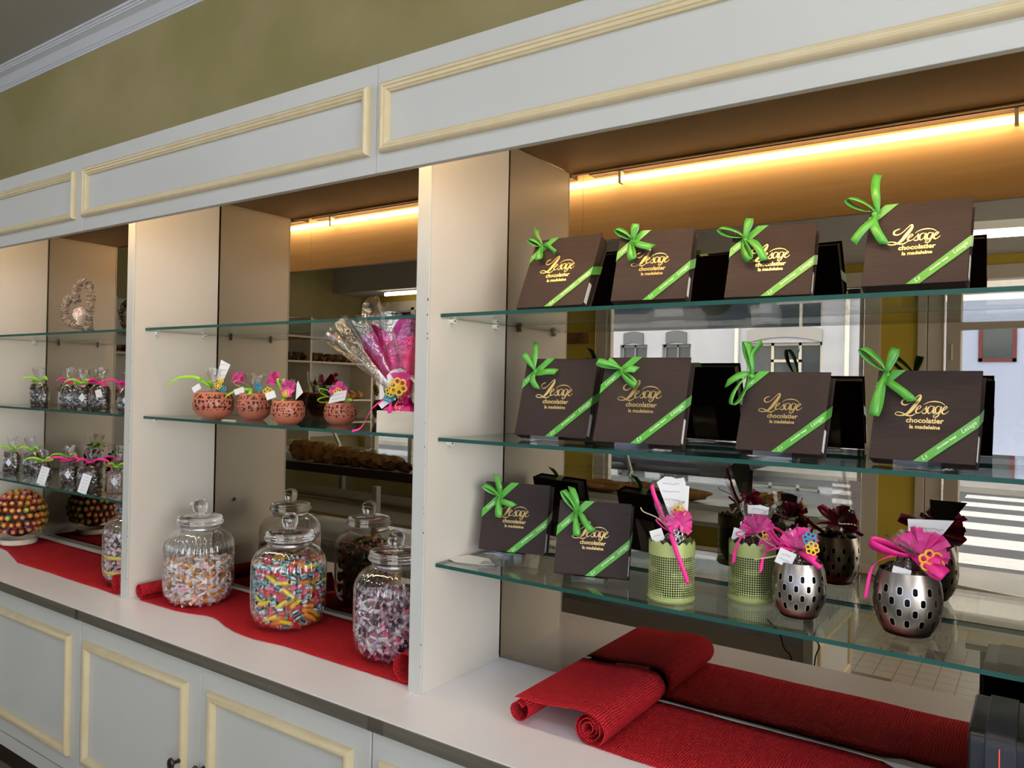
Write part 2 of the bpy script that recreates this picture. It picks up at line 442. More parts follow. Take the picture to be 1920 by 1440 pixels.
# floor tiles 10 cm, with a few brown ones
fm, nt, b, out = _new('floor_tile'); L = nt.links.new
t = nt.nodes.new('ShaderNodeTexCoord'); s = nt.nodes.new('ShaderNodeSeparateXYZ'); L(t.outputs['Object'], s.inputs[0])
gx = math_node(nt, 'DIVIDE', math_node(nt, 'SUBTRACT', s.outputs[0], .0735), .1); gy = math_node(nt, 'DIVIDE', math_node(nt, 'ADD', s.outputs[1], .018), .1135)
fx = math_node(nt, 'ABSOLUTE', math_node(nt, 'SUBTRACT', math_node(nt, 'FRACT', gx), .5)); fy = math_node(nt, 'ABSOLUTE', math_node(nt, 'SUBTRACT', math_node(nt, 'FRACT', gy), .5))
gr = math_node(nt, 'GREATER_THAN', math_node(nt, 'MAXIMUM', fx, fy), .475)
cxy = nt.nodes.new('ShaderNodeCombineXYZ'); L(math_node(nt, 'FLOOR', gx), cxy.inputs[0]); L(math_node(nt, 'FLOOR', math_node(nt, 'DIVIDE', gy, 2)), cxy.inputs[1])
wnz = nt.nodes.new('ShaderNodeTexWhiteNoise'); wnz.noise_dimensions = '2D'; L(cxy.outputs[0], wnz.inputs['Vector'])
isd = math_node(nt, 'GREATER_THAN', wnz.outputs['Value'], .90)
r1 = nt.nodes.new('ShaderNodeMixRGB'); L(isd, r1.inputs[0]); r1.inputs[1].default_value = (.42, .37, .31, 1); r1.inputs[2].default_value = (.15, .10, .085, 1)
r2 = nt.nodes.new('ShaderNodeMixRGB'); L(gr, r2.inputs[0]); L(r1.outputs[0], r2.inputs[1]); r2.inputs[2].default_value = (.16, .13, .11, 1)
L(r2.outputs[0], b.inputs['Base Color']); b.inputs['Roughness'].default_value = .35
struct('floor', MB().box(XL - .1, XR + .1, YF - .2, YB + .1, -.1, 0), fm)

# shop front: piers, header, sills
f = MB()
for x0, x1 in ((XL, -5.95), (-3.7, -2.72), (-.01, .275), (1.55, 1.7), (3.3, XR)):
    f.box(x0, x1, YF - .15, YF, 0, 2.56)
f.box(XL, XR, YF - .15, YF, 2.56, ZC)
f.box(-5.95, -3.7, YF - .15, YF, 0, .10); f.box(-2.72, .0, YF - .15, YF, 0, .10); f.box(1.7, 3.3, YF - .15, YF, 0, .10)
struct('wall_front', f, M['ochre'])
struct('trim_2', MB().box(XL, XR, YF, YF + .5, 2.66, ZC), M['ceiling'])          # bulkhead over the shop windows
struct('baseboard_front', MB().box(-.02, .268, YF, YF + .02, 0, .10), M['frame'])

def window(i, x0, x1, mull=()):
    w = MB(); y0, y1 = YF - .05, YF + .06
    w.box(x0 - .02, x0 + .10, y0, y1, .08, 2.58); w.box(x1 - .10, x1 + .02, y0, y1, .08, 2.58)
    w.box(x0, x1, y0, y1, 2.46, 2.58); w.box(x0 - .04, x1 + .04, y0, y1 + .05, .06, .13)
    for q in (x0 + .13, x1 - .13): w.box(q - .012, q + .012, y0 + .02, y1 - .02, .1, 2.5)
    for q in mull: w.box(q - .03, q + .03, y0, y1, .1, 2.5)
    o = struct('window_%d' % i, w, M['frame'], bevel=.004)
    obj('pane', MB().box(x0 + .05, x1 - .05, YF - .005, YF + .001, .12, 2.47), M['pane'], o)
    b = MB(); b.box(x0 + .1, x1 - .1, YF - .12, YF - .06, 2.36, 2.46)
    obj('blind_box', b, M['dark'], o)
window(1, -5.97, -3.70, (-5.22,)); window(2, -2.66, -.022); window(3, 1.72, 3.28)
# door opening with its leaf standing open
d = MB(); d.box(.272, .340, YF - .1, YF + .03, 0, 2.58); d.box(.345, .462, YF - .1, YF + .01, 0, 2.58); d.box(1.47, 1.56, YF - .1, YF + .06, 0, 2.58); d.box(.272, 1.56, YF - .1, YF + .03, 2.47, 2.58)
dr = struct('door_1', d, M['frame'], bevel=.004)
lf = MB(); lw = 1.0
lf.box(0, .11, -.02, .02, .02, 2.20); lf.box(lw - .11, lw, -.02, .02, .02, 2.20); lf.box(.1, lw - .1, -.02, .02, 2.07, 2.20); lf.box(.1, lw - .1, -.02, .02, .02, .07)
lf.xform(Matrix.Translation((.484, YF + .03, 0)) @ Matrix.Rotation(rad(16), 4, 'Z'))
obj('door_leaf', lf, M['frame'], dr, bevel=.005)
lp = MB().box(.1, lw - .1, -.004, .004, .07, 2.07); lp.xform(Matrix.Translation((.484, YF + .03, 0)) @ Matrix.Rotation(rad(16), 4, 'Z'))
obj('door_pane', lp, M['pane'], dr)
hg = MB()
for z in (.4, 1.84): hg.tube([(.520, YF + .062, z), (.520, YF + .062, z + .12)], .011, 10)
obj('hinge', hg, M['frame'], dr, smooth=True)

# ------------------------------------------------------------------ shelving wall
XP = [-2.495, -1.2472, -.0183, 1.2097]       # partition centres
PT = .0375
ZW, ZS = .86, 2.176
def pin_mb(x, y, z, s):
    m = MB(); m.tube([(x, y, z), (x + s * .013, y, z)], .0062, 14); m.tube([(x + s * .013, y, z), (x + s * .0135, y, z)], .0022, 8, mi=1)
    return m
SHELVES = {0: (1.7184, 1.4375, 1.152), 1: (1.7184, 1.4367), 2: (1.7184, 1.435, 1.1478)}
names = ['leftmost', 'left', 'right-hand', 'far right']
for i, x in enumerate(XP):
    t = thing('partition_panel', ['white upright partition panel at the far left end of the shelves', 'white upright partition panel between the chocolate bags and the candy jars',
              'white upright partition panel between the candy jars and the boxes', 'white upright partition panel at the right end of the box shelves'][i], 'partition', (x, 0, 0), 0, 'upright panels of the shelving wall')
    h = PT / 2
    m = MB().box(-h, h, .002, .297, ZW, ZS)
    obj('panel', m, M['laminate'], t, bevel=.0008)
    obj('edge_strip', MB().box(-h - .0005, h + .0005, -.004, .002, ZW, ZS), M['paint'], t, bevel=.0015)
    if i in (1, 2):
        # chipped paint marks on the edge
        ch = MB(); rnd = random.Random(i)
        for k in range(14):
            z = rnd.uniform(.9, 1.75); s = rnd.uniform(.0008, .0022)
            ch.disc((h - .0015 + rnd.uniform(-.001, .001), -.0046, z), (0, -1, 0), s, 7)
        obj('paint_chips', ch, M['dark'], t)
    for b_, sx in ((i, 1), (i - 1, -1)):
        if b_ in SHELVES:
            for z in SHELVES[b_]:
                for y in (.075, .245):
                    obj('shelf_pin', pin_mb(sx * h, y, z - .0145, sx), [M['pin'], M['dark']], t, smooth=True)
    if i == 1:
        for y in (.215,): obj('shelf_pin', pin_mb(h, y, 1.135, 1), [M['pin'], M['dark']], t, smooth=True)
# mirrors
for i in range(3):
    x0, x1 = XP[i] + PT / 2, XP[i + 1] - PT / 2
    o = obj('wall_mirror', MB().box(x0 + .001, x1 - .001, .300, .306, ZW + .001, ZS), M['mirror'])
    tag(o, ['bronze tinted mirror behind the chocolate bags in the left bay', 'bronze tinted mirror behind the candy jars in the middle bay', 'bronze tinted mirror behind the brown boxes in the right bay'][i], 'mirror', 'mirrors backing the shelves')
    # glass shelves
    for k, z in enumerate(SHELVES[i]):
        g = MB(); a, b_, c0, c1, th = x0 + .002, x1 - .002, .0368, .2975, .008
        zz = z - th
        g.quad((a, c0, z), (b_, c0, z), (b_, c1, z), (a, c1, z), 0); g.quad((a, c0, zz), (a, c1, zz), (b_, c1, zz), (b_, c0, zz), 0)
        g.quad((a, c0, zz), (b_, c0, zz), (b_, c0, z), (a, c0, z), 1); g.quad((a, c1, zz), (a, c1, z), (b_, c1, z), (b_, c1, zz), 1)
        g.quad((a, c0, zz), (a, c0, z), (a, c1, z), (a, c1, zz), 1); g.quad((b_, c0, zz), (b_, c1, zz), (b_, c1, z), (b_, c0, z), 1)
        o = obj('glass_shelf', g, [M['glass'], M['green_edge']])
        tag(o, '%s glass shelf with a green edge in the %s bay' % (['top', 'middle', 'lowest'][k] if len(SHELVES[i]) == 3 else ['upper', 'lower'][k], ['left', 'middle', 'right'][i]), 'shelf', 'glass shelves')
    # soffit of the bay
    so_ = MB().box(x0, x1, -.012, .30, ZS, ZS + .018).box(x0, x1, -.030, -.012, ZS - .004, ZS + .018)
    o = obj('bay_ceiling_board', so_, M['soffit'], bevel=.003)
    tag(o, 'brown board closing the top of the %s bay' % ['left', 'middle', 'right'][i], 'board', 'boards over the bays')

def frame_mold(m, x0, x1, z0, z1, Y, prof):
    """mitred picture-frame moulding; prof = [(inset, height)]"""
    n = len(prof); vs = []
    for o_, h in prof:
        for x, z in ((x0 + o_, z0 + o_), (x1 - o_, z0 + o_), (x1 - o_, z1 - o_), (x0 + o_, z1 - o_)):
            vs.append((x, Y - h, z))
    fs = [(4 * j + i, 4 * j + (i + 1) % 4, 4 * (j + 1) + (i + 1) % 4, 4 * (j + 1) + i) for j in range(n - 1) for i in range(4)]
    return m.add(vs, fs)
PF1 = [(0, 0), (0, .009), (.002, .013), (.006, .0155), (.010, .0145), (.0115, .012), (.013, .0125), (.017, .011), (.0185, .008), (.0195, .008), (.022, .006), (.022, 0)]
PF2 = [(0, 0), (0, .007), (.003, .012), (.009, .0155), (.016, .0155), (.022, .012), (.026, .006), (.026, 0)]
# pelmet (fascia) in three lengths
FX = [-2.55, -1.262, -.028, 1.30]
for i in range(3):
    t = thing('pelmet_board', ['grey-white pelmet board with cream moulding above the left bay', 'grey-white pelmet board with cream moulding above the middle bay', 'grey-white pelmet board with cream moulding above the right bay'][i], 'pelmet', (0, 0, 0), 0, 'pelmet over the shelves')
    a, b_ = FX[i] + .0006, FX[i + 1] - .0006
    m = MB().box(a, b_, -.149, -.135, 1.999, 2.2315)
    obj('board', m, M['paint'], t, bevel=.0012)
    obj('top_board', MB().box(a, b_, -.1345, .32, 2.214, 2.2312), M['paint'], t)
    obj('inner_board', MB().box(a, b_, -.135, -.131, 2.0, 2.205), M['fasciaback'], t)
    fx = [(-2.50, -1.298), (-1.247, -.046), (-.011, 1.20)][i]
    obj('moulding', frame_mold(MB(), fx[0], fx[1], 2.038, 2.184, -.149, PF1), M['cream'], t, smooth=35)
# tube lights hidden behind the pelmet
M['tube'] = mat('warm_led_tube', (1, .9, .7), .4, emis=((1, .75, .45), 48))
for i in range(3):
    t = thing('tube_light', ['glowing warm tube light behind the pelmet of the left bay', 'glowing warm tube light behind the pelmet of the middle bay', 'glowing warm tube light behind the pelmet of the right bay'][i], 'light', (0, 0, 0), 0, 'tube lights')
    a, b_ = XP[i] + .03, XP[i + 1] - .03
    obj('tube', MB().tube([(a - .028, -.108, 2.168), (b_ + .028, -.108, 2.168)], .0085, 16), M['tube'], t, smooth=True)
    obj('batten', MB().box(a, b_, -.130, -.095, 2.190, 2.2135), M['dark'], t)
    for x in (a + .10, b_ - .10): obj('clip', MB().box(x - .004, x + .004, -.119, -.097, 2.155, 2.192), M['pin'], t)

# worktop in three lengths with metal edge
WX = [-2.56, -1.248, -.0155, 1.60]
for i in range(3):
    t = thing('worktop', ['white worktop under the left bay, with the lollipop dome on it', 'white worktop under the middle bay, with the three candy jars on it', 'white worktop under the right bay, with the doubled red runner on it'][i], 'worktop', (0, 0, 0), 0, 'worktop sections')
    a, b_ = WX[i] + .0005, WX[i + 1] - .0005
    obj('top', MB().box(a, b_, -.148, .32, .832, .86), M['worktop'], t, bevel=.0008)
    obj('metal_edge', MB().box(a, b_, -.1515, -.148, .829, .8585), M['strip'], t, bevel=.0008)
    if i: obj('joint_tape', MB().box(a - .001, a + .045 if i == 2 else a + .02, -.1524, -.1515, .829, .859), M['acry'], t)
# base cabinets
CXs = [-2.55, -1.2415, -.0185, 1.30]
PF = PF2
for i in range(3):
    t = thing('base_cabinet', ['grey-white base cabinet with cream mouldings at the left end', 'grey-white base cabinet with dark knobs under the candy jars', 'grey-white base cabinet at the right, under the boxes'][i], 'cabinet', (0, 0, 0), 0, 'base cabinets')
    a, b_ = CXs[i] + .0025, CXs[i + 1] - .0025
    obj('carcass', MB().box(a, b_, -.117, .31, .30, .831).box(a, b_, -.133, -.117, .30, .344).box(a + .02, b_ - .02, .10, .31, 0, .30), [M['paint']], t)
    obj('kick_board', MB().box(a, b_, .088, .10, 0, .30), M['dark'], t)
    mid = [-1.865, -.6275, .62][i]
    for k, (u0_, u1_) in enumerate(((a, mid - .001), (mid + .001, b_))):
        d = obj('door', MB().box(u0_, u1_, -.135, -.1175, .349, .826), M['paint'], t, bevel=.0015)
        e0, e1 = u0_ + (.026 if k == 0 else .038), u1_ - (.053 if k == 0 else .050)
        obj('moulding', frame_mold(MB(), e0, e1, .400, .768, -.135, PF), M['cream'], d, smooth=35)
        if True:
            kx = e1 - .012 if k == 0 else u0_ + .019
            kb = MB().lathe([(.006, 0), (.0045, .006), (.0042, .016), (.008, .018), (.0125, .021), (.0145, .025), (.0125, .029), (.006, .031), (0.0005, .0315)], 18)
            kb.xform(Matrix.Translation((kx, -.135 if k else -.149, .566)) @ Matrix.Rotation(rad(90), 4, 'X') @ Matrix.Diagonal((.85, 1.15, 1, 1)))
            obj('knob', kb, M['knob'], d, smooth=True)

# ------------------------------------------------------------------ lettering and logo
_fontcache = {}
def text_mb(s, size, bold=0.0, shear=0):
    key = (s, size, bold, shear)
    if key in _fontcache: return _fontcache[key]
    cu = bpy.data.curves.new('t', 'FONT'); cu.body = s; cu.size = size; cu.align_x = 'CENTER'; cu.offset = bold; cu.shear = shear; cu.resolution_u = 2
    o = bpy.data.objects.new('t', cu); COL.objects.link(o)
    me = bpy.data.meshes.new_from_object(o.evaluated_get(bpy.context.evaluated_depsgraph_get()))
    vs = [tuple(v.co) for v in me.vertices]; fs = [tuple(p.vertices) for p in me.polygons]
    bpy.data.objects.remove(o); bpy.data.curves.remove(cu); bpy.data.meshes.remove(me)
    _fontcache[key] = (vs, fs); return vs, fs
def add_text(m, s, size, x, z, y, bold=0, shear=0, rot=0, mi=None):
    """text in the x-z plane facing -y"""
    vs, fs = text_mb(s, size, bold, shear)
    m.add([(x + a * cos(rot) - b * sin(rot), y, z + a * sin(rot) + b * cos(rot)) for a, b, _ in vs], fs, None, mi)
def stroke(m, pts, w, y, n=6, mi=None):
    P = spline([(a, b, 0) for a, b in pts], n); ws = []
    q = len(P)
    for i in range(q):
        t = i / (q - 1) * (len(w) - 1); k = min(int(t), len(w) - 2); ws.append(w[k] + (w[k + 1] - w[k]) * (t - k))
    vs = []
    for i, p in enumerate(P):
        a = P[max(i - 1, 0)]; c = P[min(i + 1, q - 1)]; d = (c - a); d = d.normalized() if d.length else Vector((1, 0, 0))
        nrm = Vector((-d.y, d.x, 0))
        # pen with a slanted nib
        for sgn in (-1, 1):
            v = p + nrm * ws[i] * sgn * 1.35; vs.append((v.x, y, v.y))
    m.add(vs, [(2 * i, 2 * i + 1, 2 * i + 3, 2 * i + 2) for i in range(q - 1)], None, mi)
def logo(m, cx, cz, s, y, mi=None):
    """the script word Lesage; s = width of the word"""
    def S(pts, w): stroke(m, [(cx + (a - 5.3) * s / 10.6, cz + b * s / 10.6) for a, b in pts], [q * s / 10.6 for q in w], y, mi=mi)
    # capital L with swashes
    S([(2.3, 3.6), (1.3, 3.1), (1.15, 2.3), (1.9, 1.95), (2.9, 2.5), (3.9, 3.7), (4.6, 4.4), (4.9, 4.1), (4.6, 3.2), (3.7, 1.6), (2.9, .35), (1.9, -.45), (.7, -.6), (.0, -.25), (.4, .2), (1.4, .05), (2.4, -.5), (3.4, -.55), (4.3, .1)],
      [.06, .12, .14, .10, .06, .07, .09, .14, .26, .32, .26, .12, .08, .07, .06, .09, .13, .10, .04])
    # e
    S([(4.0, .75), (4.8, 1.15), (5.15, 1.65), (4.85, 1.85), (4.4, 1.3), (4.2, .5), (4.5, .1), (5.1, .3), (5.6, .8)], [.04, .06, .08, .06, .11, .14, .10, .05, .04])
    # s
    S([(5.5, .7), (6.0, 1.3), (6.3, 1.8), (6.15, 1.3), (6.35, .7), (6.1, .1), (5.6, .1), (5.55, .35)], [.04, .05, .07, .12, .13, .09, .07, .09])
    # a
    S([(7.6, 1.7), (7.1, 1.85), (6.6, 1.3), (6.6, .4), (7.0, .1), (7.5, .8), (7.8, 1.75), (7.65, .8), (7.75, .15), (8.2, .5)], [.06, .06, .12, .14, .07, .05, .10, .14, .10, .04])
    # g
    S([(9.0, 1.7), (8.5, 1.85), (8.1, 1.3), (8.1, .5), (8.5, .2), (8.9, .8), (9.2, 1.75), (9.0, .6), (8.6, -.5), (8.0, -.75), (7.8, -.4), (8.5, .1), (9.3, .6)], [.06, .06, .11, .13, .06, .05, .10, .13, .10, .07, .06, .04, .04])
    # e
    S([(9.3, .75), (9.95, 1.15), (10.3, 1.65), (10.0, 1.85), (9.6, 1.3), (9.4, .5), (9.7, .1), (10.2, .25), (10.7, .8)], [.04, .06, .08, .06, .11, .13, .10, .05, .04])
    # swash arc above
    S([(5.6, 2.1), (6.6, 2.75), (7.9, 2.95), (9.1, 2.7), (9.9, 2.1)], [.03, .07, .10, .07, .03])

def bow_strip(m, kx, kz, y0, ang, ln, kind, wd=.0072, tw=0, mi=None):
    """one loop or tail leaving the knot; x-z plane, rises towards -y"""
    a = rad(ang); d = Vector((cos(a), 0, sin(a))); l = Vector((-sin(a), 0, cos(a))); n = Vector((0, -1, 0))
    t = rad(tw); wv = l * cos(t) + n * sin(t); hv = n * cos(t) - l * sin(t)
    k = Vector((kx, y0, kz)) + n * .004; pts = []; ws = []
    if kind == 'loop':
        for i in range(17):
            s = i / 16; rr_ = ln * sin(pi * s) ** .8 if 0 < s < 1 else 0
            hh = (s - .5) * 2 * ln * .30 * sin(pi * s) ** .6 if 0 < s < 1 else 0
            pts.append(k + d * rr_ + hv * (hh + ln * .12 * (abs(cos(t)) + .0)) * 1 + n * ln * .10 * sin(pi * s))
            ws.append(wv * wd * (.35 + .65 * min(1, sin(pi * s) * 1.5)))
    else:
        for i in range(9):
            s = i / 8
            pts.append(k + d * ln * s + n * (.010 * sin(pi * s * .9)) + l * .006 * sin(s * 3 + ang))
            ws.append((wv + d * (.5 if i == 8 else 0)) * wd * (.35 + .65 * min(1, s * 3)))
    m.strip(pts, ws, mi)

BOX_T = .033
def choc_box(name_lab, x, y, z, yaw, lean, w, h, knot, pieces, rowlab):
    t = thing('chocolate_box', name_lab, 'box', (x, y, z), rad(yaw), 'brown boxes with green bows')
    Mx = Matrix.Rotation(-rad(lean), 4, 'X')
    hw = w / 2
    T = BOX_T
    c = MB().box(-hw, hw, 0, .0028, 0, h).box(-hw, hw, T - .0028, T, 0, h).box(-hw, -hw + .0028, .0028, T - .0028, 0, h); c.xform(Mx)
    obj('cover', c, M['brown'], t, bevel=.0008)
    c = MB().box(-hw + .003, hw - .004, .0029, T - .0029, .003, h - .004); c.xform(Mx)
    obj('tray', c, M['brownin'], t)
    g = MB(); cx_ = -.002
    logo(g, cx_ - .003, h * .515, w * .50, -.0006)
    add_text(g, 'chocolatier', w * .078, cx_ + .003, h * .415, -.0006, bold=.00035)
    add_text(g, 'la madeleine', w * .058, cx_ + .004, h * .350, -.0006, bold=.0003)
    g.xform(Mx); obj('gold_lettering', g, M['gold'], t)
    # ribbon: diagonal across the upper left and lower right corners, carried round the edges
    r = MB(); q = .0085; e = -.0014
    ku, kv = knot; s = (ku * w + kv * h)                    # distance along the edges from the top-left corner
    s = max(s, .034)
    A = (-hw, h - s); B = (-hw + s, h)
    def band(A, B, offA, offB):
        d = Vector((B[0] - A[0], 0, B[1] - A[1])).normalized(); nx = Vector((-d.z, 0, d.x))
        k1 = q / max(abs(d.x), .3); k2 = q / max(abs(d.z), .3)
        return d
    qd = q * 1.22
    # upper left: left edge to top edge
    r.quad((-hw - .0006, e, h - s - qd), (-hw - .0006, e, h - s + qd), (-hw + s - qd, e, h + .0006), (-hw + s + qd, e, h + .0006), 0)
    r.quad((-hw + s - qd, e, h + .0006), (-hw + s + qd, e, h + .0006), (-hw + s + qd + .02, T, h + .0006), (-hw + s - qd + .02, T, h + .0006), 0)
    r.quad((-hw - .0006, e, h - s + qd), (-hw - .0006, e, h - s - qd), (-hw - .0006, T, h - s - qd - .02), (-hw - .0006, T, h - s + qd - .02), 0)
    # lower right: bottom edge to right edge
    bx, rz = -hw + .50 * w, .455 * h
    r.quad((bx - qd * .95, e, -.0006), (bx + qd * .95, e, -.0006), (hw + .0006, e, rz - qd), (hw + .0006, e, rz + qd), 0)
    r.quad((hw + .0006, e, rz - qd), (hw + .0006, e, rz + qd), (hw + .0006, T, rz + qd + .022), (hw + .0006, T, rz - qd + .022), 0)
    # small pale print along the band
    ang = math.atan2(rz, hw - bx)
    mx_, mz_ = (bx + hw) / 2, rz / 2
    def along(k): return mx_ + cos(ang) * k * w, mz_ + sin(ang) * k * w
    X, Z = along(-.02); add_text(r, 'chocolatier lesage', w * .030, X, Z - .001, e - .0004, bold=.0002, rot=ang, mi=1)
    X, Z = along(.24); add_text(r, 'Lesage', w * .062, X, Z - .003, e - .0004, bold=.0001, shear=.3, rot=ang, mi=1)
    X, Z = along(-.27); add_text(r, 'Ls', w * .07, X, Z - .003, e - .0004, bold=0, shear=.4, rot=ang, mi=1)
    a2 = rad(45)
    add_text(r, 'Lesage', w * .055, -hw + s * .28, h - s * .72 - .003, e - .0004, bold=.0001, shear=.3, rot=a2, mi=1)
    r.xform(Mx); obj('ribbon_band', r, [M['green'], M['print']], t)
    bw = MB(); kx, kz = -hw + ku * w, h - kv * h
    for pc in pieces:
        bow_strip(bw, kx, kz, -.002, pc[1], pc[2], pc[0], tw=pc[3] if len(pc) > 3 else 0)
    bw.blob((kx, -.006, kz), (.005, .004, .0055), 10, 6, .3, 1)
    bw.xform(Mx); obj('bow', bw, M['green'], t, smooth='full', solid=.0003)
    lb = MB().box(hw + .0007, hw + .0012, .001, .012, .006, h * .30); lb.xform(Mx)
    obj('price_label', lb, M['white'], t)
    return t
BOX = [
 ('smallest-tilt', 'T1', .240, .118, 1.7320, -3.0, 24.7, .179, .182, (.15, .15), [('tail', 112, .060, 75), ('loop', 152, .045, 35), ('tail', -18, .050, 50), ('loop', -78, .038)]),
 ('', 'T2', .488, .093, 1.7320, 5.9, 19.0, .156, .157, (.20, .16), [('loop', 148, .046, 40), ('loop', 82, .036), ('loop', -78, .050, 20), ('tail', -22, .050)]),
 ('', 'T3', .712, .126, 1.7320, 4.6, 23.4, .156, .156, (.17, .20), [('loop', 160, .055, 35), ('loop', 80, .042), ('loop', -70, .058, 40), ('tail', -50, .068)]),
 ('', 'T4', .963, .064, 1.7320, -1.3, 23.2, .153, .157, (.06, .12), [('tail', 87, .080), ('loop', 150, .055, 40), ('tail', -112, .062), ('tail', -72, .068)]),
 ('', 'M1', .247, .122, 1.4465, 3.1, 17.3, .180, .181, (.17, .18), [('tail', 103, .070), ('loop', 132, .050, 15), ('tail', -8, .056), ('tail', -72, .045)]),
 ('', 'M2', .474, .080, 1.4465, 5.2, 19.7, .183, .184, (.23, .16), [('loop', 168, .054, 10), ('loop', 150, .035), ('tail', -14, .034), ('loop', -42, .055, 35)]),
 ('', 'M3', .745, .095, 1.4465, -3.2, 20.5, .154, .155, (.08, .07), [('loop', 108, .068, 40), ('tail', -165, .050), ('loop', -108, .068, 35), ('tail', 82, .070, 80)]),
 ('', 'M4', .975, .090, 1.4465, -5.3, 19.8, .157, .158, (.10, .06), [('loop', 138, .062, 40), ('loop', 75, .046), ('loop', -96, .082), ('tail', -52, .066)]),
 ('', 'L1', .126, .158, 1.170, 14, 14, .163, .160, (.25, .22), [('loop', 152, .046, 45), ('tail', 104, .052), ('loop', -80, .048), ('tail', -33, .046)]),
 ('', 'L2', .356, .120, 1.158, 16.8, 17, .158, .157, (.25, .18), [('loop', 128, .056, 45), ('tail', 104, .058), ('loop', -80, .050), ('tail', -36, .055)]),
]
LAB = {'T1': 'brown box with green bow at the left end of the top right shelf', 'T2': 'brown box with green bow, second from left on the top right shelf', 'T3': 'brown box with its bow hanging over the gold name, third on the top right shelf',
 'T4': 'brown box with green bow at the right end of the top shelf', 'M1': 'brown box with green bow at the left end of the middle right shelf', 'M2': 'brown box with a full looped bow, second from left on the middle right shelf',
 'M3': 'brown box with green bow, third from left on the middle right shelf', 'M4': 'brown box with green bow at the right end of the middle right shelf', 'L1': 'small brown box with bow beside the paper slip on the lowest shelf', 'L2': 'small brown box with bow next to the green pierced holder'}
for _, k, x, y, z, yaw, lean, w, h, kn, pcs in BOX:
    choc_box(LAB[k], x, y, z + .001, yaw, lean, w, h, kn, pcs, k)
    if k[0] in 'ML':     # clear easel stand under the box
        zs = {'M': 1.4352, 'L': 1.1480}[k[0]]
        s = thing('display_stand', {'M1': 'clear easel stand under the leftmost box of the middle shelf', 'M2': 'clear easel stand under the second box of the middle shelf', 'M3': 'clear easel stand under the third box of the middle shelf', 'M4': 'clear easel stand under the rightmost box of the middle shelf', 'L1': 'clear easel stand under the box beside the paper slip', 'L2': 'clear easel stand under the box next to the green holder'}[k], 'stand', (x, y, zs), rad(yaw), 'clear easel stands')
        z1 = z - zs
        a = MB().box(-.035, .035, -.022, .10, .0004, .0024).box(-.035, .035, -.022, -.020, .0024, z1 + .003)
        a.box(-.035, .035, -.020, .036, z1 - .0025, z1 - .0005)
        obj('base', a, M['acry'], s)
        b2 = MB().box(-.03, .03, BOX_T + .0005, BOX_T + .0025, .002, .09)
        b2.xform(Matrix.Translation((0, 0, z1)) @ Matrix.Rotation(-rad(lean), 4, 'X'))
        obj('back_rest', b2, M['acry'], s)

# ------------------------------------------------------------------ gift decorations
def fan_flower(m, c, nrm, r, n=11, spread=200, a0=-10, wd=.006, mi=None, seed=0):
    """a pleated paper fan: narrow petals leaving one point"""
    nrm = Vector(nrm).normalized(); up = Vector((0, 0, 1)); u = up.cross(nrm).normalized(); w = nrm.cross(u)
    c = Vector(c); rnd = random.Random(seed)
    for k in range(n):
        a = rad(a0 + spread * k / (n - 1)); d = u * cos(a) + w * sin(a); l = d.cross(nrm)
        rr_ = r * rnd.uniform(.85, 1.1)
        d2 = (d + nrm * rnd.uniform(.0, .5)).normalized()
        m.strip([c, c + d2 * rr_ * .5, c + d2 * rr_], [l * .0008, l * wd * .7 + nrm * .002, l * wd + nrm * .003 * (1 if k % 2 else -1)], mi)
def bead_flower(m, c, nrm, r, mi=None, n=6):
    nrm = Vector(nrm).normalized(); u = nrm.orthogonal().normalized(); w = nrm.cross(u); c = Vector(c)
    for k in range(n):
        a = 2 * pi * k / n; q = c + (u * cos(a) + w * sin(a)) * r * .62
        m.tube([q + (u * cos(b) + w * sin(b)) * r * .34 for b in [2 * pi * j / 10 for j in range(10)]], r * .13, 6, True, mi)
    m.blob(c, (r * .25,) * 3, 8, 6, mi=mi)
def free_strip(m, pts, w0, wdir, mi=None, taper=True):
    P = spline(pts, 6); ws = []
    for i in range(len(P)):
        s = i / (len(P) - 1); ws.append(Vector(wdir) * w0 * (min(1, .35 + s * 3) if taper else 1))
    m.strip(P, ws, mi)
def loop3(m, k, d, ln, wd, up=(0, 0, 1), mi=None, tw=0):
    k = Vector(k); d = Vector(d).normalized(); u = (Vector(up) - d * d.dot(Vector(up))).normalized(); l = d.cross(u)
    t = rad(tw); u2 = u * cos(t) + l * sin(t); l2 = l * cos(t) - u * sin(t); pts = []; ws = []
    for i in range(15):
        s = i / 14; e = sin(pi * s)
        pts.append(k + d * ln * e ** .8 + u2 * (s - .5) * 2 * ln * .32 * e ** .7); ws.append(l2 * wd * (.3 + .7 * min(1, e * 1.6)))
    m.strip(pts, ws, mi)
def tuft(m, c, axis, r0, r1, h, n=28, seed=0, mi=None, amp=.35):
    """gathered open sheet flaring from a tied neck"""
    axis = Vector(axis).normalized(); u = axis.orthogonal().normalized(); w = axis.cross(u); c = Vector(c); vs = []; fs = []
    rows = 6
    for j in range(rows):
        s = j / (rows - 1); r = r0 + (r1 - r0) * s ** .8
        for i in range(n):
            t = 2 * pi * i / n
            k = 1 + amp * s * (mn.noise(Vector((cos(t) * 2.2, sin(t) * 2.2, seed + s))) * 1.5 + .35 * sin(7 * t + seed))
            hh = h * s * (1 + .22 * mn.noise(Vector((cos(t) * 1.7, sin(t) * 1.7, seed + 9))))
            vs.append(c + axis * hh + (u * cos(t) + w * sin(t)) * r * k)
    for j in range(rows - 1):
        for i in range(n): fs.append((j * n + i, j * n + (i + 1) % n, (j + 1) * n + (i + 1) % n, (j + 1) * n + i))
    m.add(vs, fs, None, mi)
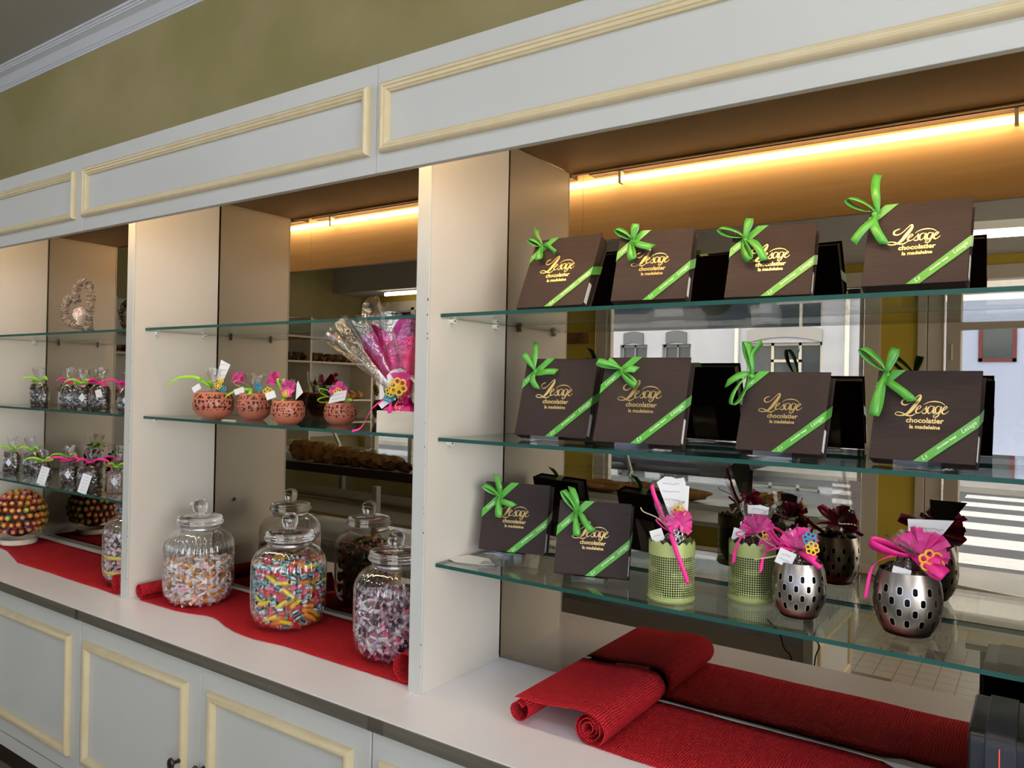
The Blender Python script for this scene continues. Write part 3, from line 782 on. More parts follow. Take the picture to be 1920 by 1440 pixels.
def card(m, c, u, v, pts, mi=0, text=None, tmi=1, seed=0, lines=3):
    """flat card outline pts in (u, v) metres, with handwriting strokes"""
    c = Vector(c); u = Vector(u).normalized(); v = Vector(v); v = (v - u * u.dot(v)).normalized(); nrm = u.cross(v)
    if nrm.y > 0: nrm = -nrm
    P = [c + u * a + v * b for a, b in pts]
    n = len(P); Q = [p - nrm * .0006 for p in P]
    m.add(P + Q, [tuple(range(n)), tuple(range(n, 2 * n))] + [(i, (i + 1) % n, n + (i + 1) % n, n + i) for i in range(n)], None, mi)
    if lines:
        rnd = random.Random(seed)
        a0, a1 = min(p[0] for p in pts), max(p[0] for p in pts); b0, b1 = min(p[1] for p in pts), max(p[1] for p in pts)
        for k in range(lines):
            zz = b1 - (b1 - b0) * (k + .9) / (lines + .9); xx = a0 + (a1 - a0) * .2; pp = []
            while xx < a1 - (a1 - a0) * .2:
                pp.append((xx, zz + rnd.uniform(-.0022, .0022))); xx += rnd.uniform(.0008, .0022)
            PP = [c + u * a + v * b + nrm * .0004 for a, b in pp]
            if len(PP) > 2: m.strip(PP, [v * .00035] * len(PP), tmi)

def vdir(x, y):
    """horizontal direction from a spot towards the open side of the shelves, bay-front diagonal"""
    d = Vector((.55, -1, 0)); return d.normalized()

# --- terracotta pots with pouches (middle bay)
def pot(x, y, z, r, h, label, seed, decor):
    t = thing('terracotta_pot', label, 'pot', (x, y, z), rad(seed * 37), 'pierced terracotta pots')
    pr = [(r * .42, 0), (r * .55, h * .015), (r * .80, h * .15), (r * .97, h * .36), (r, h * .55), (r * .97, h * .75), (r * .88, h * .93), (r * .82, h)]
    obj('bowl', MB().lathe(pr, 48).lathe([(r * .80, h), (r * .82, h * 1.005)], 48, caps=(False, False)), M['terra'], t, smooth='full')
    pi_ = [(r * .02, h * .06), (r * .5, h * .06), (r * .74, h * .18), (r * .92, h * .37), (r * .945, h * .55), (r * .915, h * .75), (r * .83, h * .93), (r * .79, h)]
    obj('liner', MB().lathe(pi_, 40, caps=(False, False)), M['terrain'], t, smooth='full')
    f = MB(); rnd = random.Random(seed)
    for k in range(16):
        a = rnd.uniform(0, 6.28); q = rnd.uniform(0, r * .6)
        f.blob((q * cos(a), q * sin(a), h * .80 + rnd.uniform(-.008, .004)), (r * .2, r * .16, r * .14), 8, 6, .4, k)
    obj('chocolates', f, M['choc'], t, smooth=True)
    # pouch and ties in world-aligned frame
    inv = Matrix.Rotation(-rad(seed * 37), 4, 'Z')
    ce, ri, fl, bd, cd = MB(), MB(), MB(), MB(), MB()
    kz = h + .012
    tuft(ce, (0, 0, h * .86), (0, 0, 1), r * .72, .006, kz - h * .86, seed=seed, amp=.15)
    tuft(ce, (0, 0, kz), decor.get('ax', (.1, -.1, 1)), .006, decor.get('tr', .022), decor.get('th', .038), seed=seed + 5)
    for kind, a in decor['lime']:
        if kind == 'loop': loop3(ri, (0, -.008, kz), a[0], a[1], .0055, tw=a[2])
        else: free_strip(ri, [(0, -.008, kz)] + a, .0045, (0, .5, 1))
    fc, fn, fr_, fs_, fa = decor['flower']
    fan_flower(fl, fc, fn, fr_, spread=fs_, a0=fa, n=decor.get('fnn', 12), seed=seed)
    for bc, br, bm in decor['beads']:
        bd = MB(); bead_flower(bd, bc, (.4, -1, .2), br, mi=bm); bd.xform(inv); obj('bead_flower', bd, [M['yellow'], M['blue'], M['orange']], t, smooth=True)
    for c_, u_, v_, pts, ln in decor['cards']:
        cd = MB(); card(cd, c_, u_, v_, pts, lines=ln, seed=seed); cd.xform(inv); obj('card' if ln else 'tag', cd, [M['white'], M['ink']], t)
    for mm_ in (ce, ri, fl): mm_.xform(inv)
    obj('cellophane', ce, M['cello'], t, smooth='full')
    obj('lime_ribbon', ri, M['lime'], t, smooth='full', solid=.0003)
    obj('paper_flower', fl, M['pinkp'], t, solid=.0003)
ux = (.83, .56, 0)      # horizontal axis seen broadside from the room, left part of the shelves
zm = 1.4369
SQ = lambda w, h: [(-w, -h), (w, -h), (w, h), (-w, h)]
pot(-.963, .110, zm, .0615, .083, 'large terracotta pot at the left end of the row, tall card standing in it', 1, dict(
    lime=[('tail', [(-.04, -.03, .125), (-.09, -.06, .125), (-.125, -.085, .098)]), ('loop', ((-.6, -.4, .5), .045, 30)), ('loop', ((.3, -.3, .5), .03, 10))],
    flower=((.045, .03, .115), (.3, -1, -.1), .052, 50, -5), fnn=9, tr=.020, th=.055,
    beads=[((.022, 0, .103), .013, 0), ((.03, .01, .09), .013, 1), ((.035, .0, .118), .010, 0)],
    cards=[((.012, .02, .150), ux, (0, .12, 1), [(-.018, -.03), (.004, -.034), (.024, .018), (-.006, .033)], 3), ((-.022, -.045, .094), (.7, .35, .5), (-.3, 0, 1), SQ(.014, .009), 0)]))
pot(-.842, .168, zm, .0520, .082, 'terracotta pot second from left, partly behind the smaller one', 2, dict(
    lime=[('loop', ((-.75, -.4, .28), .062, 35)), ('loop', ((.5, -.5, -.25), .045, 10)), ('tail', [(-.03, -.04, .09), (-.06, -.06, .07)])],
    flower=((.03, .02, .112), (.3, -1, -.1), .060, 40, 5), fnn=8, tr=.030, th=.045,
    beads=[((.012, 0, .106), .012, 1), ((.02, .0, .098), .010, 1), ((.05, .01, .085), .017, 0)],
    cards=[((-.02, -.04, .088), (.8, .4, .3), (-.2, 0, 1), SQ(.016, .009), 0)]))
pot(-.605, .103, zm, .0475, .066, 'small terracotta pot in front, with a folded card at its right', 3, dict(
    lime=[('loop', ((-.1, -.5, 1), .055, 15)), ('loop', ((-.2, -.7, -.8), .035, 20)), ('loop', ((.2, -.6, -.7), .035, 0))],
    flower=((.016, -.01, .100), (.3, -1, .1), .024, 330, 0), fnn=16, tr=.022, th=.045,
    beads=[((.014, -.02, .086), .010, 0), ((-.03, .02, .098), .019, 0)],
    cards=[((.042, .0, .090), (.75, .5, .45), (.1, 0, 1), [(-.016, -.016), (.012, -.006), (.014, .030), (.006, .022)], 0), ((-.032, -.035, .080), (.8, .5, .35), (-.2, 0, 1), SQ(.014, .010), 0)]))
pot(-.498, .200, zm, .0465, .063, 'small terracotta pot at the right end beside the cream box', 4, dict(
    lime=[('loop', ((-.8, -.4, .35), .062, 30)), ('loop', ((-.8, -.45, -.12), .060, 20)), ('loop', ((.8, .2, -.1), .045, 20))],
    flower=((.012, -.015, .094), (.3, -1, .1), .028, 330, 0), fnn=16, tr=.026, th=.040,
    beads=[((.02, -.03, .092), .013, 0), ((.018, -.03, .085), .008, 2)],
    cards=[((.026, -.035, .078), (.8, .5, .25), (.0, 0, 1), [(-.030, -.010), (.018, -.012), (.030, .014), (.004, .016), (-.020, .006)], 2)]))
o = obj('rubber_band', MB().tube(spline([(-.835 + .03 * cos(a), .075 + .012 * sin(a), zm + .0017) for a in [k * pi / 4 for k in range(8)]], 4, True), .0014, 6, True), M['rubber'], None, smooth=True)
tag(o, 'pale rubber band lying on the glass between two terracotta pots', 'rubber band')

# --- gift box with magenta bouquet
t = thing('gift_box', 'cream wooden gift box holding a magenta cellophane bouquet beside the upright panel', 'gift box', (-.205, .048, zm), rad(14))
b = MB(); bw_, bd_, bh_ = .113, .115, .053
b.box(0, bw_, 0, .004, 0, bh_); b.box(0, bw_, bd_ - .004, bd_, 0, bh_); b.box(0, .004, .004, bd_ - .004, 0, bh_); b.box(bw_ - .004, bw_, .004, bd_ - .004, 0, bh_); b.box(.004, bw_ - .004, .004, bd_ - .004, 0, .004)
obj('box_body', b, M['wood'], t)
l = MB().box(-.003, .003, -.055, .055, -.065, .065); l.xform(Matrix.Translation((.128, .07, .095)) @ Matrix.Rotation(rad(-48), 4, 'Y'))
obj('lid', l, M['wood'], t)
p_ = MB(); tuft(p_, (.045, .055, .040), (0, 0, 1), .052, .012, .045, seed=3, amp=.1)
obj('wrapped_filling', p_, M['cellopink'], t, smooth='full')
f = MB(); rnd = random.Random(4)
for k in range(10): f.blob((.045 + rnd.uniform(-.035, .035), .055 + rnd.uniform(-.035, .035), .045 + rnd.uniform(0, .012)), (.018, .016, .014), 8, 6, .4, k)
obj('pink_sweets', f, M['pink'], t, smooth=True)
p_ = MB(); tuft(p_, (.048, .05, .088), (-.20, .1, 1), .010, .078, .165, n=40, seed=12, amp=.5)
obj('magenta_wrap', p_, M['cellopink'], t, smooth='full')
p_ = MB(); tuft(p_, (.048, .05, .085), (-.62, .0, .9), .012, .075, .235, n=44, seed=21, amp=.6); tuft(p_, (.05, .05, .085), (-.05, .1, 1), .012, .095, .19, n=44, seed=25, amp=.5)
obj('cellophane', p_, M['cello'], t, smooth='full')
f = MB(); fan_flower(f, (.058, .012, .112), (.4, -1, .2), .036, n=10, spread=80, a0=50, seed=2)
obj('paper_flower', f, M['pinkp'], t, solid=.0003)
f = MB(); bead_flower(f, (.058, .0, .112), (.4, -1, .2), .022, 0)
obj('bead_flower', f, [M['yellow'], M['blue']], t, smooth=True)
for q_, r_, k_ in (((.038, -.002, .10), .013, 0), ((.034, 0, .086), .013, 1)):
    f = MB(); bead_flower(f, q_, (.4, -1, .2), r_, k_); obj('bead_flower', f, [M['yellow'], M['blue']], t, smooth=True)
cd = MB(); card(cd, (.048, .01, .135), (.83, .5, .1), (0, .1, 1), [(-.022, -.012), (-.012, -.02), (.0, .0), (.02, .004), (.026, .012), (.01, .022), (-.012, .018), (-.024, .006)], lines=2)
obj('card', cd, [M['white'], M['ink']], t); cd = MB()
card(cd, (.022, .0, .072), (.7, .3, .6), (-.4, 0, 1), SQ(.015, .007), lines=0)
obj('tag', cd, [M['white'], M['ink']], t)
rb = MB(); free_strip(rb, [(.03, 0, .085), (-.005, -.01, .06), (-.03, -.02, .012), (-.05, -.03, .002)], .0025, (0, .5, 1)); loop3(rb, (.04, -.002, .075), (.1, -.3, -.6), .03, .004, tw=20)
obj('pink_ribbon', rb, M['pink'], t, smooth='full', solid=.0003)
# twig ball in cellophane behind it, against the panel
t = thing('wicker_gift', 'grey-brown wicker bundle in clear wrap behind the cream gift box', 'wicker gift', (-.095, .225, zm))
wk = MB(); rnd = random.Random(11)
for k in range(34):
    a = Vector((rnd.gauss(0, 1), rnd.gauss(0, 1), rnd.gauss(0, 1))).normalized(); u_ = a.orthogonal().normalized(); w_ = a.cross(u_)
    R_ = rnd.uniform(.040, .050)
    wk.tube([Vector((0, 0, .105)) + Vector(((u_ * cos(q) + w_ * sin(q)) * R_).to_tuple()) * 1 + Vector((0, 0, (u_ * cos(q) + w_ * sin(q)).z * .045)) for q in [2 * pi * j / 18 for j in range(18)]], .0016, 5, True)
obj('wicker', wk, M['wicker'], t, smooth=True)
ce = MB(); tuft(ce, (0, 0, .01), (0, 0, 1), .050, .052, .15, seed=2, amp=.08); tuft(ce, (0, 0, .155), (.1, 0, 1), .05, .015, .05, seed=7, amp=.2)
obj('cellophane', ce, M['cello'], t, smooth='full')
obj('base', MB().lathe([(.040, 0), (.042, .012), (.03, .02), (.01, .021)], 20), M['wood'], t, smooth=True)

# --- holders on the lowest right shelf
zl = 1.1480
def holder(x, y, kind, label, seed, dec):
    rz = rad(seed * 50)
    t = thing('candle_holder', label, 'holder', (x, y, zl), rz, 'pierced holders with gifts')
    inv = Matrix.Rotation(-rz, 4, 'Z')
    if kind == 'tin':
        r, h = .0445, .110
        def wav(tt, z): return 1
        m = MB(); n = 96; vs = []; fs = []; uvs = []
        rows = [0, .004, .012, .05, .09, h]
        for j, z in enumerate(rows):
            for i in range(n):
                q = 2 * pi * i / n; rr_ = r * (.97 if j == 0 else 1)
                zz = z + (abs(sin(q * 9)) * .007 if j == len(rows) - 1 else 0)
                vs.append((rr_ * cos(q), rr_ * sin(q), zz))
        for j in range(len(rows) - 1):
            for i in range(n):
                k = (i + 1) % n; fs.append((j * n + i, j * n + k, (j + 1) * n + k, (j + 1) * n + i))
                a_, b_ = rows[j] / h, rows[j + 1] / h; uvs.append(((i / n, a_), ((i + 1) / n, a_), ((i + 1) / n, b_), (i / n, b_)))
        fs.append(tuple(range(n))[::-1]); uvs.append(None)
        m.add(vs, fs, uvs); obj('cylinder', m, M['limetin'], t, smooth=50)
        ro = MB(); ro.tube([(r * cos(q) * 1.01, r * sin(q) * 1.01, .004) for q in [2 * pi * i / 48 for i in range(48)]], .0014, 6, True)
        obj('foot_rim', ro, M['limetin'], t, smooth=True)
        ri_ = r * .9
    else:
        r, h = dec['r'], dec['h']
        pr = [(r * .52, 0), (r * .60, h * .012), (r * .78, h * .10), (r * .93, h * .26), (r, h * .48), (r * .985, h * .66), (r * .93, h * .83), (r * .84, h * .97), (r * .825, h)]
        obj('cup', MB().lathe(pr, 64), M['nickel'], t, smooth='full')
        obj('foot', MB().lathe([(r * .60, .0), (r * .66, h * .012), (r * .70, h * .04)], 48, caps=(True, False)), M['knob'], t, smooth='full')
        ri_ = r * .78
    hh = h
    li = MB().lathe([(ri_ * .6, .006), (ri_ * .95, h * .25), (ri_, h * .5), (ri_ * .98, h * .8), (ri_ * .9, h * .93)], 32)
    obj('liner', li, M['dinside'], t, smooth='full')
    f = MB(); rnd = random.Random(seed)
    for k in range(22):
        a = rnd.uniform(0, 6.28); q = rnd.uniform(0, ri_ * .7); f.blob((q * cos(a), q * sin(a), hh * .93 + rnd.uniform(-.005, .012)), (.013, .011, .009), 8, 6, .5, k)
    obj('chocolates', f, M['choc'], t, smooth=True)
    ce, ri, fl, bd, cd, st = MB(), MB(), MB(), MB(), MB(), MB()
    kz = hh + dec.get('kz', .022)
    K = Vector((dec.get('kx', 0), -.012, kz))
    tuft(ce, (0, 0, hh * .92), (K.x * 15, -.2, 1), ri_ * .9, .007, kz - hh * .92, seed=seed, amp=.15)
    for ax, tr_, th_ in dec['tufts']: tuft(ce, K, ax, .006, tr_, th_, seed=seed + 5)
    for kind_, a in dec['pink']:
        if kind_ == 'loop': loop3(ri, K + Vector((0, -.004, 0)), a[0], a[1], a[3] if len(a) > 3 else .006, tw=a[2])
        else: free_strip(ri, [K + Vector((0, -.004, 0))] + [K + Vector(q) for q in a], .0052, (.6, .25, .55))
    for fc, fn, fr_, fs_, fa, fn_ in dec['fan']: fan_flower(fl, K + Vector(fc), fn, fr_, spread=fs_, a0=fa, n=fn_, seed=seed)
    for bc, br, bm in dec['beads']:
        bd = MB(); bead_flower(bd, K + Vector(bc), (.3, -1, .3), br, mi=bm); bd.xform(inv); obj('bead_flower', bd, [M['yellow'], M['orange'], M['silver'], M['blue']], t, smooth=True)
    for c_, u_, v_, pts, ln in dec['cards']:
        cd = MB(); card(cd, K + Vector(c_), u_, v_, pts, lines=ln, seed=seed); cd.xform(inv); obj('card' if ln > 1 and pts[0][0] != -.0125 else 'tag', cd, [M['white'], M['ink'], M['pink']], t)
    for a in dec['stem']: st.tube(spline([K] + [K + Vector(q) for q in a], 5), .0011, 6)
    for mm_ in (ce, ri, fl, st): mm_.xform(inv)
    obj('cellophane', ce, M['cello'], t, smooth='full')
    obj('pink_ribbon', ri, M['pink'], t, smooth='full', solid=.0004)
    obj('paper_flower', fl, M['pinkp'], t, solid=.0003)
    if dec['stem']: obj('twig', st, M['straw'], t, smooth=True)
ur = (.96, .28, 0)
holder(.545, .106, 'tin', 'pierced lime green tin holder with two handwritten cards, next to the box', 1, dict(kz=.020, kx=.005,
    tufts=[((-.12, 0, 1), .026, .060)],
    pink=[('tail', [(-.018, -.006, .030), (-.035, -.01, .072), (-.040, -.01, .090)]), ('tail', [(.010, -.030, .002), (.026, -.037, -.030), (.038, -.036, -.058), (.046, -.030, -.085)]), ('loop', ((-.7, 0, .5), .040, 80, .0018))],
    fan=[((.018, -.006, .022), (.2, -1, .1), .026, 300, -60, 16)],
    beads=[((.014, -.004, .043), .013, 0), ((.018, -.020, -.002), .013, 2)],
    cards=[((-.002, .0, .068), ur, (-.12, 0, 1), [(-.004, -.034), (.010, -.034), (.026, .028), (.022, .040), (.008, .037), (-.002, .040), (-.014, .040), (-.030, .028)], 4), ((.020, .006, .062), ur, (.0, 0, 1), [(-.008, -.026), (.008, -.026), (.010, .030), (-.006, .032)], 0), ((-.022, -.020, -.006), (.9, .2, .35), (-.4, 0, 1), SQ(.0125, .0125), 1)],
    stem=[[(-.025, -.01, .026), (-.055, -.012, .036), (-.062, -.012, .044)]]))
holder(.672, .203, 'tin', 'pierced lime green tin holder with a round flower top, behind the left metal cup', 2, dict(kz=.020, kx=.006,
    tufts=[((.1, 0, 1), .030, .055)],
    pink=[('tail', [(-.010, -.032, .002), (-.022, -.039, -.026), (-.026, -.039, -.054)]), ('loop', ((-.9, -.2, -.1), .032, 20)), ('tail', [(.03, -.01, .01), (.055, -.02, -.01), (.085, -.03, -.03)])],
    fan=[((.010, -.006, .004), (.2, -1, .1), .036, 130, 30, 12), ((.02, -.008, .0), (.2, -1, .1), .028, 100, -100, 8)],
    beads=[((.030, -.008, .004), .012, 0), ((-.012, -.008, .016), .012, 2)],
    cards=[((.008, .0, .045), ur, (0, 0, 1), [(-.020, -.006), (.018, -.006), (.020, .008), (.004, .012), (-.020, .010)], 1), ((-.026, -.01, -.004), (.9, .2, -.2), (.3, 0, 1), SQ(.012, .012), 0)],
    stem=[[(.03, -.02, -.008), (.09, -.04, -.030)]]))
holder(.776, .146, 'cup', 'left silver-grey slotted metal cup with a pink bow, beside a green tin', 3, dict(kz=.020, r=.0475, h=.100, kx=.0,
    tufts=[((-.5, 0, 1), .018, .040), ((.5, -.2, .6), .014, .03)],
    pink=[('loop', ((-.75, -.2, .65), .058, 30, .007)), ('tail', [(-.030, -.008, .002), (-.055, -.012, -.010), (-.062, -.016, -.046)]), ('tail', [(.020, -.016, -.006), (.045, -.024, -.020)]), ('loop', ((.8, -.3, -.2), .038, 50, .008))],
    fan=[((.004, -.006, .006), (.2, -1, .2), .036, 150, 10, 13)],
    beads=[((.022, -.010, .026), .012, 3), ((.028, -.014, .010), .012, 0)],
    cards=[((-.016, -.022, -.012), (.9, .2, -.35), (.35, 0, 1), SQ(.0145, .0145), 2)],
    stem=[[(-.03, -.02, -.010), (-.07, -.025, -.022)]]))
holder(.952, .160, 'cup', 'right slotted metal cup with a wide pink bow and orange bead flower', 4, dict(kz=.026, r=.0545, h=.108, kx=.008,
    tufts=[((-.5, 0, .9), .020, .044), ((-.1, 0, 1), .016, .03)],
    pink=[('loop', ((-1, -.1, .28), .068, 60, .009)), ('tail', [(-.030, -.010, -.002), (-.058, -.016, -.022), (-.066, -.020, -.060), (-.068, -.020, -.078)]), ('loop', ((.85, -.3, -.35), .058, 40, .012)), ('loop', ((.75, -.2, .0), .046, 50, .008))],
    fan=[((.014, -.004, .006), (.2, -1, .2), .044, 160, -10, 13)],
    beads=[((.030, -.016, -.002), .019, 1)],
    cards=[((.024, .010, .040), ur, (.05, 0, 1), [(-.034, .022), (-.030, -.026), (-.012, -.03), (.008, -.018), (.036, .024)], 2), ((-.014, -.026, -.030), (.95, .2, -.2), (.15, 0, 1), SQ(.014, .013), 1)],
    stem=[]))
# paper slip and spare stand at the left end
sl = MB(); P = [(-.006, .088), (.035, .066), (.095, .078), (.120, .105), (.070, .150), (.010, .150)]
card(sl, (0, 0, 0), (1, 0, 0), (0, 1, 0), P, lines=0)
sl.v = [(a, b, zl + .0010 + .006 * max(0, mn.noise(Vector((a * 20, b * 20, 1)))) + (.0006 if c < -.0001 else 0)) for a, b, c in sl.v]
add = [(.048, .095), (.062, .100)]
o = obj('paper_slip', sl, [M['white'], M['ink']]); tag(o, 'crumpled white paper slip at the left end of the lowest glass shelf', 'paper')
ds = thing('display_stand', 'spare clear easel stand lying empty beside the paper slip', 'stand', (.105, .092, zl + .0004), rad(8), None)
obj('base', MB().box(-.022, .030, -.012, .03, 0, .002), M['acry'], ds)
obj('back_rest', MB().box(-.022, .030, .030, .032, .0, .022), M['acry'], ds)

# ------------------------------------------------------------------ red runners
def runner(pts, y0, y1, label, thick=.0011, wav=.004, seed=0, ny=10):
    """pts = [(x, z)] profile along the shelf; y0/y1 may vary with arc length"""
    P = spline([(a, b, 0) for a, b in pts], 8); m = MB(); vs = []; uvs = []; fs = []; s = [0]
    for i in range(1, len(P)): s.append(s[-1] + (P[i] - P[i - 1]).length)
    for i, p in enumerate(P):
        a = y0(p.x) if callable(y0) else y0; b = y1(p.x) if callable(y1) else y1
        a += wav * mn.noise(Vector((s[i] * 5, seed, 0))) + wav * .35 * mn.noise(Vector((s[i] * 40, seed, 3))); b += wav * mn.noise(Vector((s[i] * 5, seed, 7)))
        for j in range(ny + 1):
            y = a + (b - a) * j / ny
            dz = .0022 * max(0, mn.noise(Vector((s[i] * 9, y * 14, seed)))) if p.y < .864 else 0
            vs.append((p.x, y, p.y + dz))
    n = ny + 1
    for i in range(len(P) - 1):
        for j in range(ny):
            fs.append((i * n + j, i * n + j + 1, (i + 1) * n + j + 1, (i + 1) * n + j))
            w_ = (.27) / ny
            uvs.append(((s[i], j * w_), (s[i], (j + 1) * w_), (s[i + 1], (j + 1) * w_), (s[i + 1], j * w_)))
    m.add(vs, fs, uvs)
    o = obj('burlap_runner', m, M['burlap'], None, smooth='full', solid=thick)
    return tag(o, label, 'table runner', 'red burlap runners')
zf = ZW + .0018
# right bay: spiral roll, arch, second roll, then flat to the right
def spiral(cx, cz, r0, r1, a0, turns, n, sgn=1):
    return [(cx + (r0 + (r1 - r0) * k / n) * cos(a0 + sgn * 2 * pi * turns * k / n), cz + (r0 + (r1 - r0) * k / n) * sin(a0 + sgn * 2 * pi * turns * k / n)) for k in range(n + 1)]
R1c = (.420, ZW + .0325)
prof_ = [(1.62, zf), (1.4, zf), (1.2, zf + .001), (1.0, zf), (.8, zf + .002), (.62, zf), (.50, zf), (.44, zf)]
rollA = spiral(R1c[0], R1c[1], .0305, .007, -pi / 2, 3.1, 34, -1)          # flat part feeds the outside of the roll
runner(prof_ + rollA, .010, lambda x: .288 if x < .9 else .272, 'red burlap runner unrolled along the right bay under the glass shelves', seed=3, wav=.006)
P2 = spiral(.258, ZW + .0290, .014, .0275, pi * .2, 1.2, 16, 1)
arch = P2 + [(.272, ZW + .0565), (.302, ZW + .0565), (.335, ZW + .0590), (.375, ZW + .064), (.410, ZW + .0655), (.440, ZW + .061), (.4555, ZW + .045), (.4575, ZW + .028), (.449, ZW + .010)]
o = runner(arch, .004, .292, 'scrolled free end of the red runner arching over its own roll', seed=5, wav=.004)
# middle bay
rollL = spiral(-1.190, ZW + .0285, .0095, .0268, -pi * .2, 2.3, 26, 1)
flat = [(-1.155, zf), (-1.05, zf), (-.9, zf), (-.78, zf + .002), (-.6, zf), (-.4, zf), (-.25, zf), (-.12, zf)]
rollR = spiral(-.0690, ZW + .0385, .0365, .030, -pi / 2, 1.15, 18, 1)
runner(rollL[:-4] + [(-1.185, zf)] + flat + rollR, lambda x: .016 + .030 * math.exp(-((x + .86) / .09) ** 2) - .014 * math.exp(-((x + .60) / .1) ** 2), .275, 'red burlap runner under the three candy jars, rolled at both ends', seed=8, wav=.006)
# left bay
flat = [(-2.45, zf), (-2.2, zf), (-2.0, zf), (-1.8, zf + .001), (-1.6, zf), (-1.42, zf), (-1.345, zf)]
rollR = spiral(-1.3080, ZW + .0345, .0325, .020, -pi / 2, 1.6, 22, 1)
runner(flat + rollR, lambda x: .002 if x > -2 else .002 + .066 * min(1, (-2 - x) * 4), .262, 'red burlap runner beside the lollipop dome in the left bay', seed=12, wav=.006)

# ------------------------------------------------------------------ candy jars
def jar(x, y, label, s=1.0):
    t = thing('candy_jar', label, 'jar', (x, y, ZW + .0045), 0, 'ribbed glass candy jars')
    R = .1035 * s; H = 1.0 * s
    pr = [(.070, 0), (.084, .003), (.096, .014), (.102, .034), (.1035, .06), (.1035, .165), (.1005, .186), (.092, .204), (.078, .217), (.066, .2235), (.0590, .2275), (.0585, .2330), (.0600, .2345)]
    pr = [(a * s, b * H) for a, b in pr]
    def rib(tt, z):
        k = max(0, min(1, (z / H - .02) / .03)) * max(0, min(1, (.212 - z / H) / .03))
        return 1 + .045 * k * (abs(cos(tt * 17)) - .5)
    obj('body', MB().lathe(pr, 272, rib, caps=(True, False)), M['jar'], t, smooth='full')
    ld = [(.050, .2340), (.060, .2345), (.0690, .2365), (.0720, .2420), (.0700, .2475), (.0655, .2500), (.0675, .2540), (.0660, .2590), (.0600, .2625), (.046, .2650), (.030, .2665), (.020, .2680), (.0185, .270), (.0200, .276), (.0225, .286), (.0222, .296), (.0185, .3055), (.0105, .3115), (.0004, .3135)]
    split = 11
    top = [(.0004, .2350)] + [(a, b) for a, b in ld[:split]] + [(.0004, .2668)]
    obj('seal_ring', MB().lathe([(.0592 * s, .2215 * H), (.0608 * s, .2225 * H), (.0608 * s, .2335 * H), (.0592 * s, .2345 * H)], 48, caps=(False, False)), M['seal'], t, smooth='full')
    obj('lid', MB().lathe([(a * s, b * H + .0035) for a, b in top], 64, caps=(False, False)), M['lid'], t, smooth='full')
    kn = [(.0004, .2672), (.0195, .2674)] + ld[split:]
    obj('knob', MB().lathe([(a * s, b * H + .0037) for a, b in kn], 40, caps=(False, False)), M['lid'], t, smooth='full')
    return t
jar(-1.040, .123, 'ribbed glass jar of small white-ended wrapped sweets, nearest the left panel')
jar(-.634, .143, 'ribbed glass jar of yellow, pink and striped sweets in the middle')
jar(-.228, .151, 'ribbed glass jar of small pink and white sweets by the red roll')
jar(-1.405, .125, 'ribbed glass jar with yellow bands, half hidden behind the upright panel')

def candy_proto(kind, mats, L_, r_):
    m = MB()
    if kind == 'twist':
        rot = Matrix.Rotation(rad(90), 4, 'Y')
        m.lathe([(.0006, -L_ * .5), (r_ * .75, -L_ * .36), (r_ * .25, -L_ * .30), (r_ * .85, -L_ * .22), (r_, 0), (r_ * .85, L_ * .22), (r_ * .25, L_ * .30), (r_ * .75, L_ * .36), (.0006, L_ * .5)], 8, caps=(False, False))
    elif kind == 'stick':
        rot = Matrix.Rotation(rad(90), 4, 'Y')
        m.lathe([(.0004, -L_ * .5), (r_ * .8, -L_ * .49), (r_, -L_ * .42), (r_, L_ * .42), (r_ * .8, L_ * .49), (.0004, L_ * .5)], 8, caps=(False, False))
    else:
        rot = Matrix.Identity(4); m.box(-L_ / 2, L_ / 2, -r_, r_, -r_ * .6, r_ * .6)
    m.xform(rot)
    if kind == 'block':
        m.mi = [0, 0, 0, 0, 0, 0]
        m.box(-L_ / 2 - .0002, -L_ * .38, -r_ * 1.03, r_ * 1.03, -r_ * .63, r_ * .63, 1); m.box(L_ * .38, L_ / 2 + .0002, -r_ * 1.03, r_ * 1.03, -r_ * .63, r_ * .63, 1)
    elif kind == 'twist':
        for i in range(len(m.f)):
            row = i // 8
            if row in (0, 1, 6, 7): m.mi[i] = 1
            elif i % 2 and len(mats) > 2: m.mi[i] = 2
    return m.mesh('candy', mats, 35)
def cm(name, c, r=.35): return mat('candy_' + name, c, r, coat=.4)
CM = dict(white=cm('white', (.82, .78, .80)), orange=cm('orange', (.85, .32, .05)), red=cm('red', (.65, .03, .06)), pink=cm('pink', (.80, .10, .25)), lpink=cm('light_pink', (.78, .45, .55)),
          yellow=cm('yellow', (.90, .68, .03)), teal=cm('teal', (.10, .45, .50)), dark=cm('plum', (.06, .015, .05)), brown=cm('caramel', (.45, .20, .06)), black=cm('black', (.02, .04, .05)), lilac=cm('lilac', (.45, .32, .55)))
